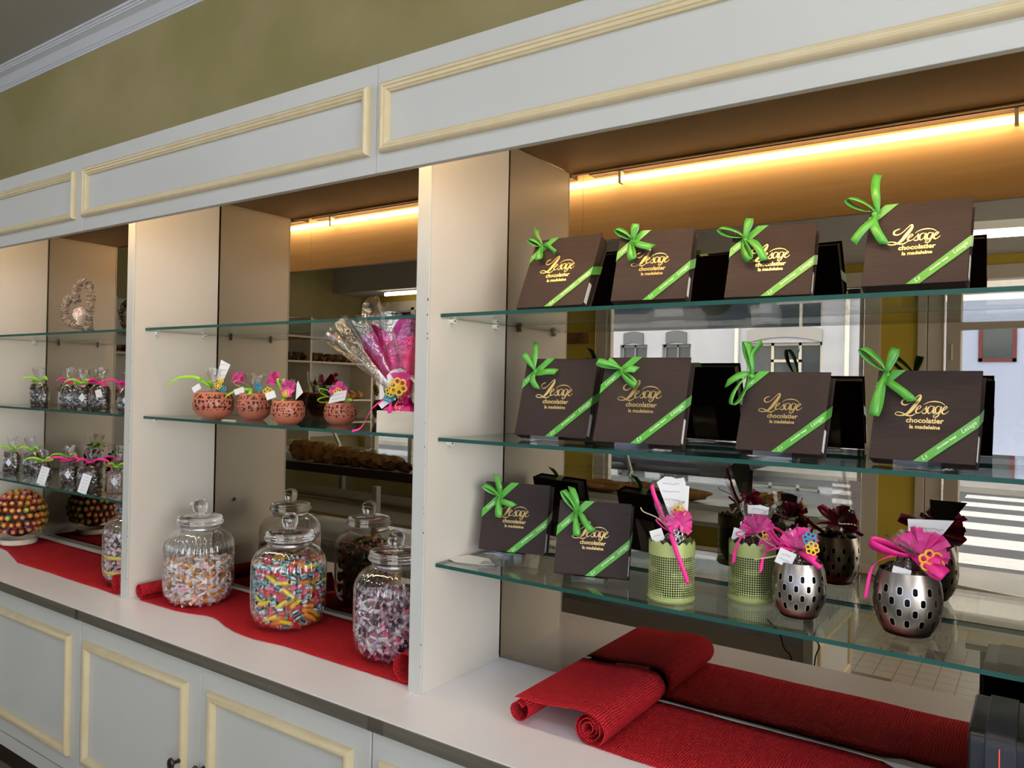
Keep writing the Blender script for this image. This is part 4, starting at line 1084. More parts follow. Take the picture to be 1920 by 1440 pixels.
def fill_jar(x, y, R, z0, hfill, protos, step, spacing, group, label, seed, maxn, cover=True):
    rnd = random.Random(seed); n = 0
    def put(px, py, pz, az, tilt):
        nonlocal n
        if n >= maxn: return
        o = bpy.data.objects.new('wrapped_sweet', rnd.choice(protos)); COL.objects.link(o)
        o.location = (px, py, pz); o.rotation_euler = (rnd.uniform(0, 6), tilt, az); tag(o, label, 'sweet', group); n += 1
    zt = z0 + hfill - step * .4
    for q in (.18, .42, .64, .84):
        k = max(3, int(2 * pi * R * q / spacing))
        for i in range(k):
            a = 2 * pi * i / k + rnd.uniform(-.2, .2); put(x + R * q * cos(a), y + R * q * sin(a), zt + (1 - q) * .010 + rnd.uniform(-.002, .004), rnd.uniform(0, 6.28), rnd.uniform(-.3, .3))
    z = z0 + step * .7; row = 0; av = math.atan2(CY - y, CX - x)
    while z < z0 + hfill:
        rr_ = R * (.80 if z < z0 + .012 else .93 if z < z0 + .03 else 1); k = int(2 * pi * rr_ / spacing)
        for i in range(k):
            a = 2 * pi * (i + .5 * (row % 2)) / k + rnd.uniform(-.1, .1)
            if cos(a - av) < -.15 and (i + row) % 3: continue      # the side against the mirror is packed more loosely
            put(x + (rr_ + rnd.uniform(-.002, .0)) * cos(a), y + (rr_ + rnd.uniform(-.002, 0)) * sin(a), z + rnd.uniform(-.002, .002), a + pi / 2 + rnd.uniform(-.5, .5), rnd.uniform(-.7, .7))
        z += step; row += 1
    return n
def core(x, y, r, z0, h, m_, name, label, group):
    """sweets packed in the middle of the jar, out of sight"""
    o = obj(name, MB().lathe([(r * .8, z0), (r, z0 + .02), (r, z0 + h - .012), (r * .7, z0 + h - .004), (.001, z0 + h)], 24, caps=(True, False), o=(x, y, 0)), m_, None, smooth=True)
    tag(o, label, 'sweets', group, 'stuff')
zj = ZW + .006
A1 = [candy_proto('block', (CM['white'], CM[c]), .031, .0052) for c in ('orange', 'white', 'lpink', 'brown')] + [candy_proto('block', (CM['orange'], CM['white']), .031, .0052), candy_proto('block', (CM['lpink'], CM['white']), .031, .0052), candy_proto('block', (CM['brown'], CM['white']), .031, .0052)]
fill_jar(-1.040, .123, .0925, zj, .125, A1, .0105, .0235, 'sweets in the left jar', 'small white, orange and pink wrapped sweet in the jar nearest the left panel', 1, 292)
core(-1.040, .123, .082, zj, .112, mat('mixed_sweets_a', (.80, .70, .66), .5, noise=(90, (.55, .22, .10), 2)), 'sweet_pile', 'packed sweets in the middle of the left jar', 'sweet piles')
A2 = [candy_proto('twist', (CM['pink'], CM['white']), .034, .0075), candy_proto('twist', (CM['red'], CM['teal']), .034, .0075), candy_proto('twist', (CM['teal'], CM['white'], CM['black']), .032, .0085),
      candy_proto('twist', (CM['teal'], CM['black'], CM['white']), .032, .0085), candy_proto('twist', (CM['white'], CM['teal'], CM['black']), .032, .0085), candy_proto('stick', (CM['yellow'],), .044, .0060), candy_proto('stick', (CM['orange'],), .034, .0062), candy_proto('twist', (CM['red'], CM['pink']), .034, .0078)]
fill_jar(-.634, .143, .0900, zj, .180, A2, .0138, .0275, 'sweets in the middle jar', 'brightly coloured twisted sweet in the middle jar', 2, 300)
core(-.634, .143, .078, zj, .165, mat('mixed_sweets_b', (.70, .10, .22), .5, noise=(60, (.75, .50, .05), 2)), 'sweet_pile', 'packed sweets in the middle of the centre jar', 'sweet piles')
A3 = [candy_proto('block', (CM[a], CM[b_]), .024, .0044) for a, b_ in (('lpink', 'white'), ('white', 'lpink'), ('dark', 'white'), ('lilac', 'white'), ('dark', 'lpink'), ('white', 'white'), ('dark', 'lpink'), ('pink', 'dark'))]
fill_jar(-.228, .151, .0930, zj, .150, A3, .0110, .0235, 'sweets in the right jar', 'tiny pink, white and plum sweet in the jar by the red roll', 3, 300)
core(-.228, .151, .0850, zj, .140, mat('mixed_sweets_c', (.25, .12, .20), .5, noise=(110, (.70, .45, .52), 2)), 'sweet_pile', 'packed sweets in the middle of the right jar', 'sweet piles')
A4 = [candy_proto('block', (CM['white'], CM['dark']), .024, .0050), candy_proto('block', (CM['lpink'], CM['white']), .024, .005)]
fill_jar(-1.405, .125, .0925, zj, .150, A4, .0140, .034, 'sweets in the hidden jar', 'small pale sweet in the jar half hidden by the upright panel', 4, 200)
for z_ in (.045, .095):
    o = obj('yellow_strip', MB().lathe([(.0985, ZW + z_), (.0985, ZW + z_ + .012)], 48, caps=(False, False), o=(-1.405, .125, 0)), CM['yellow'], None, smooth=True, solid=.0006)
    tag(o, '%s yellow band inside the half hidden jar' % ('lower' if z_ < .06 else 'upper'), 'band')
# price card behind the middle jar
cd = MB(); card(cd, (-.80, .185, ZW + .040), (.90, -.3, .25), (.1, .3, .9), [(-.035, -.036), (.040, -.038), (.050, .030), (.020, .034)], lines=0)
o = obj('price_card', cd, [M['white'], M['ink']]); tag(o, 'white card leaning behind the middle candy jar', 'card')

# ------------------------------------------------------------------ chocolate bags (left bay)
def bag(x, y, z, w, h, rz, chocm, rib, label, group, seed, tagkind='diamond', tilt=(0, 0)):
    t = thing('chocolate_bag', label, 'bag', (x, y, z), rad(rz), group)
    rnd = random.Random(seed)
    c = MB(); d = w * .62
    if chocm == 'milk':
        for k in range(3): c.box(-w / 2 + k * w / 3 + .001, -w / 2 + (k + 1) * w / 3 - .001, -d / 2, d / 2, .002, h)
    else:
        for k in range(9):
            zc_ = .004 + (h - .004) * (k // 3 + .5) / 3; xc = (k % 3 - 1) * w * .30
            c.blob((xc + rnd.uniform(-.002, .002), rnd.uniform(-.004, .004), zc_), (w * .21, d * .5, h * .20), 10, 8, .7, seed + k, rot=Matrix.Rotation(rnd.uniform(-.4, .4), 3, 'Y'))
    obj('chocolate_pieces', c, M['choc2'] if chocm == 'milk' else M['choc'], t, smooth=50)
    ce = MB(); n = 28; vs = []; fs = []
    rows = [(.0005, .94, .94), (.008, 1.06, 1.08), (h * .5, 1.12, 1.12), (h * .9, 1.04, 1.05), (h * 1.08, .70, .62), (h * 1.22, .16, .16)]
    for z_, a, b_ in rows:
        for i in range(n):
            q = 2 * pi * i / n; sx = abs(cos(q)) ** .6 * (1 if cos(q) > 0 else -1); sy = abs(sin(q)) ** .6 * (1 if sin(q) > 0 else -1)
            k = 1 + .05 * mn.noise(Vector((sx * 3, sy * 3, z_ * 60 + seed)))
            vs.append((w / 2 * a * sx * k, d / 2 * b_ * sy * k, z_))
    for j in range(len(rows) - 1):
        for i in range(n): fs.append((j * n + i, j * n + (i + 1) % n, (j + 1) * n + (i + 1) % n, (j + 1) * n + i))
    ce.add(vs, fs); kz = h * 1.22
    tuft(ce, (0, 0, kz), (rnd.uniform(-.2, .2), -.1, 1), .006, w * .34, h * .62, n=26, seed=seed, amp=.4)
    obj('cellophane', ce, M['cello'], t, smooth='full')
    r = MB(); K = Vector((0, -.010, kz))
    r.tube([(.011 * cos(q), .011 * sin(q), kz) for q in [2 * pi * i / 12 for i in range(12)]], .0035, 6, True)
    sg = rnd.choice((-1, 1))
    loop3(r, K, (sg * .9, -.3, rnd.uniform(.0, .5)), .036, .0055, tw=rnd.uniform(0, 50))
    loop3(r, K, (-sg * .8, -.4, rnd.uniform(-.3, .3)), .028, .0050, tw=rnd.uniform(0, 50))
    a = rnd.uniform(.04, .065)
    free_strip(r, [K, K + Vector((-sg * a * .5, -.01, .012)), K + Vector((-sg * a, -.015, .004)), K + Vector((-sg * a * 1.25, -.018, -.035))], .0050, (.3, .1, .8))
    free_strip(r, [K, K + Vector((sg * a * .3, -.012, .014)), K + Vector((sg * a * .6, -.018, .004))], .0050, (.3, .1, .8))
    obj('lime_ribbon' if rib == 'lime' else 'pink_ribbon', r, M[rib], t, smooth='full', solid=.0004)
    if tagkind:
        u_ = (1, 0, 0); cd = MB()
        if tagkind == 'diamond': card(cd, (rnd.uniform(-.006, .006), -d / 2 * 1.16, h * .55), u_, (0, 0, 1), [(0, -.017), (.0105, 0), (0, .017), (-.0105, 0)], lines=1, seed=seed)
        else: card(cd, (rnd.uniform(-.006, .006), -d / 2 * 1.16, h * .75), (1, 0, .25), (-.2, 0, 1), SQ(.010, .0135), lines=1, seed=seed)
        obj('tag', cd, [M['white'], M['ink']], t)
    return t
zu = SHELVES[0][1] + .0005; zw2 = SHELVES[0][2] + .0005
G1, G2 = 'chocolate bags on the middle left shelf', 'chocolate bags on the lowest left shelf'
face = 50
for x, y, w, h, c_, r_, lab_, sd, tk in (
    (-2.290, .195, .066, .084, 'dark', 'lime', 'leftmost bag of dark chocolate on its own, lime ribbon, middle left shelf', 1, None),
    (-1.995, .165, .058, .082, 'dark', 'pink', 'dark chocolate bag with a pink bow, second on the middle left shelf', 2, None),
    (-1.830, .140, .060, .080, 'dark', 'lime', 'dark chocolate bag with a lime bow in the group on the middle left shelf', 3, 'diamond'),
    (-1.660, .120, .066, .082, 'dark', 'pink', 'dark chocolate bag with a square tag and a pink ribbon, middle left shelf', 4, 'square'),
    (-1.480, .125, .062, .076, 'dark', 'pink', 'rightmost dark chocolate bag on the middle left shelf, by the upright panel', 5, 'diamond')):
    bag(x, y, zu, w, h, face, c_, r_, lab_, G1, sd, tk)
for x, y, w, h, c_, r_, lab_, sd, tk in (
    (-2.400, .140, .060, .082, 'dark', 'lime', 'dark chocolate bag at the far left end of the lowest shelf', 11, 'diamond'),
    (-2.285, .170, .064, .084, 'dark', 'lime', 'dark chocolate bag with lime ribbon, second on the lowest left shelf', 12, None),
    (-2.075, .215, .052, .070, 'dark', 'lime', 'small chocolate bag standing at the back of the lowest left shelf', 13, None),
    (-2.080, .125, .050, .062, 'dark', 'lime', 'small dark chocolate bag with a diamond tag left of the price strip', 14, 'diamond'),
    (-1.850, .110, .058, .078, 'dark', 'pink', 'dark chocolate bag with a diamond tag right of the first price strip', 15, 'diamond'),
    (-1.730, .235, .056, .080, 'dark', 'pink', 'chocolate bag with pink ribbon at the back of the lowest left shelf', 16, None),
    (-1.700, .110, .074, .080, 'dark', 'pink', 'wide dark chocolate bag between the two price strips', 17, None),
    (-1.500, .240, .056, .082, 'dark', 'pink', 'chocolate bag with pink ribbon at the back beside the upright panel', 18, None),
    (-1.545, .125, .056, .076, 'milk', 'lime', 'milk chocolate bag with three bars, lime bow and diamond tag', 19, 'diamond'),
    (-1.425, .120, .056, .070, 'milk', 'lime', 'milk chocolate bag with a lime ribbon hanging down, against the panel', 20, 'diamond')):
    bag(x, y, zw2, w, h, face, c_, r_, lab_, G2, sd, tk)
for x, y, lab_, sd in ((-1.948, .062, 'white price strip leaning in front of the bags, left one of two', 1), (-1.615, .050, 'white price strip leaning in front of the bags, right one of two', 2)):
    cd = MB(); card(cd, (x, y, zw2 + .032), (.80, .50, -.28), (.35, .25, 1), SQ(.0165, .034), lines=5, seed=sd)
    o = obj('price_strip', cd, [M['white'], M['ink']]); tag(o, lab_, 'price strip', 'price strips')

# ------------------------------------------------------------------ lollipop dome
DX, DY = -2.345, .150
st = thing('lollipop_stand', 'clear dome stand holding the ball of lollipops', 'stand', (DX, DY, ZW + .0035))
obj('base', MB().lathe([(.060, 0), (.066, .004), (.068, .016), (.064, .024)], 40), M['wood'], st, smooth=True)
obj('bowl', MB().lathe([(.062, .018), (.085, .035), (.098, .06)], 40, caps=(False, False)), M['acry'], st, smooth='full')
obj('core', MB().blob((0, 0, .115), (.078, .078, .085), 24, 16), M['dinside'], st, smooth=True)
def lolly_mesh(c1, c2):
    m = MB(); m.blob((0, 0, .003), (.0125, .0125, .0115), 14, 10)
    for i in range(len(m.f)):
        m.mi[i] = 0 if (i // 14) > 1 else 1
    m.tube([(0, 0, -.010), (0, 0, -.022)], .0022, 6, mi=2)
    for i in range(14):      # frilled wrapper foot
        q = 2 * pi * i / 14; q2 = 2 * pi * (i + 1) / 14; ra = .011 if i % 2 else .008; rb = .008 if i % 2 else .011
        m.quad((.004 * cos(q), .004 * sin(q), -.009), (.004 * cos(q2), .004 * sin(q2), -.009), (rb * cos(q2), rb * sin(q2), -.014), (ra * cos(q), ra * sin(q), -.014), 0)
    return m.mesh('lollipop', [c1, c2, M['pin']], 50)
amb = cm('amber_top', (.75, .34, .05)); LC = [(cm('amber', (.38, .11, .02)), amb), (cm('cola', (.20, .05, .02)), CM['orange']), (cm('lime', (.20, .24, .04)), cm('lime_top', (.60, .55, .08))), (cm('cherry', (.34, .04, .04)), amb), (cm('grape', (.20, .06, .13)), amb)]
LM = [lolly_mesh(a, b_) for a, b_ in LC]
rnd = random.Random(5); k = 0
rows = [(-28, 20), (-12, 23), (4, 24), (20, 23), (36, 19), (52, 15), (68, 9), (84, 3)]
for ri_, (el, n) in enumerate(rows):
    for i in range(n):
        a = 2 * pi * (i + .5 * (ri_ % 2) + rnd.uniform(-.16, .16)) / n; e = rad(el + rnd.uniform(-2.5, 2.5))
        d = Vector((cos(e) * cos(a), cos(e) * sin(a), sin(e)))
        o = bpy.data.objects.new('lollipop', LM[rnd.choice((0, 0, 1, 1, 2, 3, 4) if el > 20 else (0, 0, 1, 2, 2, 3, 4))]); COL.objects.link(o)
        o.location = Vector((DX, DY, ZW + .1185)) + Vector((d.x * .092, d.y * .092, d.z * .098)); o.rotation_euler = d.to_track_quat('Z', 'Y').to_euler()
        tag(o, 'round wrapped lollipop stuck in the dome on the left worktop', 'lollipop', 'lollipops of the dome')

# ------------------------------------------------------------------ wicker heart
def heart(t, s): return (s * .92 * sin(t) ** 3, s * (.82 * cos(t) - .31 * cos(2 * t) - .125 * cos(3 * t) - .06 * cos(4 * t)))
t = thing('wicker_heart', 'grey wicker heart wreath with a small pale heart inside, on the top left shelf', 'heart', (-1.965, .190, 1.7190), rad(4))
rot = rad(38); S_ = .106
def hp(q, s, ox=0, oz=0, rt=rot):
    a, b_ = heart(q, s); return Vector((a * cos(rt) - b_ * sin(rt) + ox, 0, a * sin(rt) + b_ * cos(rt) + oz))
base_z = -min(hp(2 * pi * i / 60, S_).z for i in range(60)) + .020
fr = MB(); rnd = random.Random(2)
for k in range(5):
    fr.tube([hp(2 * pi * i / 48, S_ + rnd.uniform(-.006, .006), 0, base_z) + Vector((0, rnd.uniform(-.007, .007), 0)) for i in range(48)], .0022, 5, True)
for i in range(84):
    q = 2 * pi * i / 84 + rnd.uniform(-.02, .02); c_ = hp(q, S_, 0, base_z); tn = (hp(q + .02, S_, 0, base_z) - c_).normalized() if (hp(q + .02, S_, 0, base_z) - c_).length > 1e-6 else Vector((1, 0, 0))
    nr = Vector((0, 1, 0)).cross(tn); sk = rnd.uniform(-.5, .5); R_ = rnd.uniform(.011, .0155)
    fr.tube([c_ + nr * cos(p) * R_ + Vector((0, 1, 0)) * sin(p) * R_ + tn * sk * R_ * sin(p + .6) for p in [2 * pi * j / 10 for j in range(10)]], .0019, 4, True)
obj('wreath', fr, M['wicker'], t, smooth=True)
ih = MB(); cen = Vector((.010, -.006, base_z - .030)); S2 = .036; r2 = rad(12)
ih.add([cen + Vector((0, y_, 0)) + hp(2 * pi * i / 30, S2 * .9, 0, 0, r2) for y_ in (-.008, .008) for i in range(30)], [tuple(range(30)), tuple(range(59, 29, -1))] + [(i, (i + 1) % 30, 30 + (i + 1) % 30, 30 + i) for i in range(30)])
for k in range(34):
    a = hp(rnd.uniform(0, 6.28), S2, 0, 0, r2); b_ = hp(rnd.uniform(0, 6.28), S2, 0, 0, r2)
    ih.tube([cen + a * 1.02, cen + a * .7 + b_ * .3 + Vector((0, -.012, 0)), cen + a * .3 + b_ * .7 + Vector((0, -.012, 0)), cen + b_ * 1.02], .0017, 5)
obj('inner_heart', ih, M['wickerw'], t, smooth=True)
sn = MB(); sn.tube([cen + Vector((0, 0, .030)), hp(0, S_, 0, base_z) + Vector((-.004, 0, -.006))], .0008, 5); obj('string', sn, M['straw'], t)

# ------------------------------------------------------------------ black receipt printer at the right
t = thing('receipt_printer', 'black receipt printer with a red light line on the right worktop', 'printer', (1.052, .040, ZW + .0045))
def rprof(x0, x1, grow=0):
    pr = [(0 - grow, 0), (0 - grow, .168), (.0025 - grow * .7, .1765), (.009 - grow * .3, .183 + grow * .6), (.022, .187 + grow), (.165, .190 + grow), (.172, .186), (.174, 0)]
    m = MB(); n = len(pr); m.add([(x, a, b_) for x in (x0, x1) for a, b_ in pr], [(i, (i + 1) % n, n + (i + 1) % n, n + i) for i in range(n)] + [tuple(range(n))[::-1], tuple(range(n, 2 * n))]); return m
obj('body', rprof(.000, .160), M['black'], t, smooth=30, bevel=.004)
obj('front_cover', rprof(.022, .062, .0035), mat('satin_black_cover', (.020, .024, .032), .38, spec=.3), t, smooth=30, bevel=.0015)
obj('side_cover', rprof(.072, .158, .0025), M['black'], t, smooth=30, bevel=.0015)
M['led'] = mat('red_status_light', (.5, .02, .02), .4, emis=((1, .10, .06), 1.2)); M['ledw'] = mat('white_status_light', (.8, .8, .8), .4, emis=((1, 1, 1), 1.5))
obj('status_line', MB().box(.0405, .0417, -.0048, -.0036, .118, .170), M['led'], t)
obj('status_light', MB().box(.0400, .0422, -.0052, -.0036, .104, .116), M['ledw'], t)

# ------------------------------------------------------------------ the room behind the camera, seen in the mirrors
# steel-topped till counter
t = thing('till_counter', 'black counter with a worn steel top near the camera, seen in the mirror', 'counter', (0, 0, 0))
obj('steel_top', MB().box(.965, 2.1, -1.25, -.60, .845, .862), M['steel'], t, bevel=.002)
obj('body', MB().box(1.0, 2.05, -1.22, -.63, 0, .844), M['black'], t)
# pastry display counter
XE = .27; Y0c, Y1c = -1.85, -2.70; XW = -5.2
t = thing('display_counter', 'long pastry display counter with glass front, seen in the mirror', 'counter', (0, 0, 0))
obj('base', MB().box(XW, XE - .03, Y0c - .02, Y1c, 0, .36), M['grey'], t)
for x in (XE - .045, -1.15, -2.6, -4.0):
    obj('post', MB().box(x, x + .045, Y0c - .03, Y0c + .012, 0, .60 if x > 0 else .86), M['paint'], t, bevel=.002)
ep = MB().box(XE - .01, XE, Y1c, Y0c - .03, 0, .42); obj('end_panel', ep, M['paint'], t)
em = MB(); frame_mold(em, Y1c + .05, Y0c - .08, .05, .36, 0, PF2)
em.v = [(XE + (-b_), a, c_) for a, b_, c_ in em.v]; obj('moulding', em, M['cream'], t)
obj('ledge', MB().box(XW, XE, Y0c - .30, Y0c + .01, .42, .44), M['paint'], t)
lg = MB()
for a in (((XE - .005, Y0c, .44), (XE - .005, Y1c, .44), (XE - .005, Y1c, .86), (XE - .005, Y0c, .86)),): lg.quad(*a)
obj('end_glass', lg, M['case'], t)
obj('lower_shelf', MB().box(-1.1, XE - .02, Y0c - .50, Y0c - .05, .62, .635), M['case'], t)
obj('bin_front', MB().box(-.95, .235, Y0c - .34, Y0c - .32, .70, .87), M['ochre'], t)
obj('bin_front', MB().box(XW, -1.3, Y0c - .52, Y0c - .505, .622, .867), mat('dim_mirror_panel', (.75, .75, .73), .03, 1), t)
obj('worktop', MB().box(-1.3, XE, Y0c - .34, Y0c, .868, .892), M['paint'], t, bevel=.002)
obj('lower_worktop', MB().box(XW, -1.15, Y0c - .50, Y0c - .04, .598, .622), mat('counter_wood', (.66, .60, .49), .35, noise=(4, (.72, .66, .55), 5), stretch=(1, 9, 9)), t, bevel=.002)
obj('deck_edge', MB().box(XW, -1.3, Y0c - .345, Y0c - .335, .850, .916), M['dark'], t)
obj('display_deck', MB().box(XW, XE, Y1c, Y0c - .34, .868, .914), M['paint'], t)
gs = MB()
gs.quad((XW, Y1c, .89), (XE, Y1c, .89), (XE, Y1c + .20, 1.22), (XW, Y1c + .20, 1.22)); gs.quad((XW, Y1c + .20, 1.22), (XE, Y1c + .20, 1.22), (XE, Y0c - .30, 1.22), (XW, Y0c - .30, 1.22))
gs.quad((XE, Y1c, .89), (XE, Y0c - .32, .89), (XE, Y0c - .32, 1.22), (XE, Y1c + .20, 1.22))
obj('glass_hood', gs, M['case'], t)
for x in (XE - .02, -1.05, -2.40, -3.75):
    pp = MB(); pp.tube([(x, Y1c + .01, .89), (x, Y1c + .21, 1.22)], .013, 4); obj('hood_post', pp, M['steel'], t)
obj('hood_shelf', MB().box(XW, XE - .02, Y1c + .16, Y0c - .40, 1.030, 1.038), M['case'], t)
# food on the counter
def lump(name, x, y, z, r3, m_, seed, label, cat, group, rz=0):
    mb = MB().blob((0, 0, r3[2]), r3, 16, 10, .45, seed); o = obj(name, mb, m_, None, smooth=True); o.location = (x, y, z); o.rotation_euler = (0, 0, rz)
    return tag(o, label, cat, group)
tr = MB().box(-1.55, .20, Y0c - .62, Y0c - .36, .9145, .922); o = obj('serving_tray', tr, M['steel']); tag(o, 'long steel tray of stuffed breads on the display counter in the mirror', 'tray')
for i in range(3):
    bl = lump('stuffed_bread', -1.10 + .25 * i, Y0c - .45 - .055 * (i % 2), .923, (.20, .050, .036), M['bread'], i + 3, ['flat golden bread at the left of the tray reflected behind the small boxes', 'flat golden bread in the middle of the reflected tray', 'flat golden bread at the right of the reflected tray, beside the card'][i], 'bread', 'long breads on the tray')
cd = MB(); card(cd, (-.70, Y0c - .40, 1.005), (1, 0, 0), (0, -.6, 1), SQ(.045, .022), lines=0); o = obj('price_card', cd, [M['white'], M['ink']]); tag(o, 'blank price card standing over the long breads in the mirror', 'card')
rnd = random.Random(9)
for i in range(8):
    lump('tart', -.20 + .082 * (i % 4), Y0c - .43 - .10 * (i // 4), .923 + (.046 if i in (1, 2, 6) else 0), (.045, .045, .022), M['bread'], i + 20, 'small round baked tart heaped at the end of the tray in the mirror', 'tart', 'round tarts')
for i in range(9):
    lump('bread_bag', -3.9 + .13 * i, Y0c - .46, .915, (.10, .075, .085 - .004 * i), M['bread'], i + 40, 'bagged golden loaf on the display counter, seen in the middle mirror', 'loaf', 'bagged loaves')
for i in range(12):
    lump('dark_pastry', -3.35 + .085 * i, Y0c - .40 - .05 * (i % 2), .915, (.060, .04, .035), M['bread2'], i + 60, 'dark glazed pastry on the display counter, seen in the middle mirror', 'pastry', 'dark pastries')
for i in range(6):
    lump('small_cake', -2.25 + .075 * i, Y0c - .44, .915, (.030, .030, .032), M['bread'], i + 90, 'small square cake behind the diagonal glass post in the middle mirror', 'cake', 'small cakes')
for pts_, lab_ in (([(.067, -1.80, .476), (.128, -1.80, .413), (.149, -1.80, .354), (.187, -1.80, .292), (.19, -1.79, .02)], 'thin black cable behind the counter, left one of two in the mirror'),
                   ([(.238, -1.79, .496), (.267, -1.79, .44), (.308, -1.79, .40), (.289, -1.79, .31), (.30, -1.79, .02)], 'thin black cable by the counter corner, right one of two in the mirror')):
    o = obj('power_cable', MB().tube(spline(pts_, 6), .0032, 6), M['black'], None, smooth=True); tag(o, lab_, 'cable', 'cables')
# bread shelves on the left wall
t = thing('bread_rack', 'wooden bread rack with slanted white trays on the left wall, in the mirror', 'rack', (0, 0, 0))
XLw = XL
for z in (1.36, 1.80, 2.20):
    obj('shelf_board', MB().box(XLw, XLw + .42, -4.95, -1.6, z - .02, z), M['wood'], t)
for y in (-4.97, -4.0, -2.9, -1.75):
    obj('side_board', MB().box(XLw, XLw + .40, y, y + .025, .9, 2.30), M['wood'], t)
obj('rack_back', MB().box(XLw, XLw + .02, -4.95, -1.6, .9, 2.32), M['paint'], t)
for z in (1.36, 1.80):
    for k in range(26):
        lump('baked_roll', XLw + .26, -4.85 + k * .122, z + .001, (.085, .055, .050), M['bread2'] if z > 1.5 else M['bread'], k + 120, 'brown baked roll in the %s row of the bread rack in the mirror' % ('upper' if z > 1.5 else 'lower'), 'roll', 'rolls of the %s row' % ('upper' if z > 1.5 else 'lower'))
# ceiling tube fittings; the last two are unseen, added to brighten the worktop
M['ctube'] = mat('cool_fluorescent_tube', (1, 1, 1), .4, emis=((.97, .97, 1), 34))
for i, (p, q, lab_) in enumerate((((-5.35, -4.75, 2.62), (-4.15, -4.75, 2.62), 'white fluorescent light under the bulkhead at the far left window, in the mirror'),
                                  ((.70, -2.55, 2.36), (2.10, -3.15, 2.44), 'white fluorescent light hanging before the open door, at the right of the mirror'),
                                  ((-2.6, -1.75, 2.93), (-1.1, -1.75, 2.93), 'white fluorescent light added out of view over the display counter to brighten the worktop'), ((.3, -1.75, 2.93), (1.8, -1.75, 2.93), 'white fluorescent light added out of view above the camera to brighten the worktop'))):
    t = thing('ceiling_light', lab_, 'light', p, 0, 'fluorescent lights')
    v = Vector(q) - Vector(p)
    obj('tube', MB().tube([(0, 0, 0), v], .018, 12), M['ctube'], t, smooth=True)
    hs = MB(); hs.tube([Vector((0, 0, .045)), v + Vector((0, 0, .045))], .030, 4); obj('housing', hs, M['pin'], t)
    obj('hanger', MB().tube([v * .5 + Vector((0, 0, .06)), Vector((v.x * .5, v.y * .5, ZC - p[2]))] if i else [v * .5 + Vector((0, 0, .02)), v * .5 + Vector((0, 0, .05))], .004, 6), M['pin'], t)
# picture on the pier and notice in the window
pc = MB().box(-3.06, -2.80, YF, YF + .012, 2.02, 2.42); o = obj('wall_picture', pc, mat('brown_picture', (.10, .05, .02), .5, noise=(9, (.30, .17, .05), 4))); tag(o, 'brown picture on the ochre pier between the windows, in the mirror', 'picture')
ntc = MB(); card(ntc, (-.215, YF + .085, .655), (1, 0, 0), (0, 0, 1), SQ(.088, .165), lines=0)
for k in range(7):
    x1_ = -.285 + .13 * (.6 + .4 * ((k * 7) % 3) / 2); ntc.quad((-.285, YF + .0862, .74 - k * .033), (x1_, YF + .0862, .74 - k * .033), (x1_, YF + .0862, .7425 - k * .033), (-.285, YF + .0862, .7425 - k * .033), 1)
o = obj('window_notice', ntc, [mat('lilac_paper', (.62, .56, .68), .6), M['ink']]); tag(o, 'long pale lilac notice sheet inside the shop window, in the mirror', 'notice')

# ------------------------------------------------------------------ street
asph = mat('asphalt', (.075, .085, .11), .8, noise=(6, (.10, .11, .135), 6))
struct('road', MB().box(-30, 14, -13.9, -6.5, -.30, -.15), asph)
struct('pavement', MB().box(-30, 14, -6.5, YF - .15, -.30, -.06).box(-30, 14, -15, -13.9, -.30, -.05), mat('pavement_slabs', (.30, .30, .31), .8, noise=(3, (.36, .36, .36), 5)))
zeb = mat('road_paint', (.72, .74, .80), .7, noise=(12, (.60, .62, .68), 5))
for k, (a, b_) in enumerate(((-7.15, -7.75), (-8.30, -8.95), (-9.55, -10.15), (-10.75, -11.3), (-11.9, -12.45), (-13.0, -13.5))):
    o = struct('zebra_stripe', MB().box(.05, 3.4, b_, a, -.149, -.146), zeb)
brick = mat('white_painted_brick', (.43, .48, .61), .8, noise=(2, (.48, .53, .64), 5), bump=(30, .5))
# white brick facade with real openings
FY = -15.0
wins = [(-7.41, -6.69, 1.15, 2.62), (-6.31, -5.60, 1.15, 2.62), (-9.8, -9.1, 1.15, 2.62), (-11.2, -10.5, 1.15, 2.62), (-4.30, -2.72, -.05, 2.62), (-7.41, -6.69, 4.4, 5.9), (-6.31, -5.60, 4.4, 5.9), (-4.0, -3.2, 4.4, 5.9), (-14, -13, 1.15, 2.62)]
xs = sorted({-22, -1.75} | {w_[0] for w_ in wins} | {w_[1] for w_ in wins}); zs_ = sorted({-.05, 6.6} | {w_[2] for w_ in wins} | {w_[3] for w_ in wins})
fb = MB()
for i in range(len(xs) - 1):
    for j in range(len(zs_) - 1):
        xm, zm_ = (xs[i] + xs[i + 1]) / 2, (zs_[j] + zs_[j + 1]) / 2
        if any(a < xm < b_ and c_ < zm_ < d_ for a, b_, c_, d_ in wins): continue
        fb.quad((xs[i], FY, zs_[j]), (xs[i + 1], FY, zs_[j]), (xs[i + 1], FY, zs_[j + 1]), (xs[i], FY, zs_[j + 1]))
for a, b_, c_, d_ in wins:
    fb.quad((a, FY, c_), (a, FY - .2, c_), (a, FY - .2, d_), (a, FY, d_)); fb.quad((b_, FY, c_), (b_, FY, d_), (b_, FY - .2, d_), (b_, FY - .2, c_)); fb.quad((a, FY, d_), (a, FY - .2, d_), (b_, FY - .2, d_), (b_, FY, d_)); fb.quad((a, FY, c_), (b_, FY, c_), (b_, FY - .2, c_), (a, FY - .2, c_))
t = thing('brick_house', 'white painted brick house across the street with arched windows, in the mirror', 'house', (0, 0, 0))
obj('facade', fb, brick, t); obj('side_wall', MB().box(-22, -1.75, FY - 6, FY - .21, -.05, 6.6), brick, t)
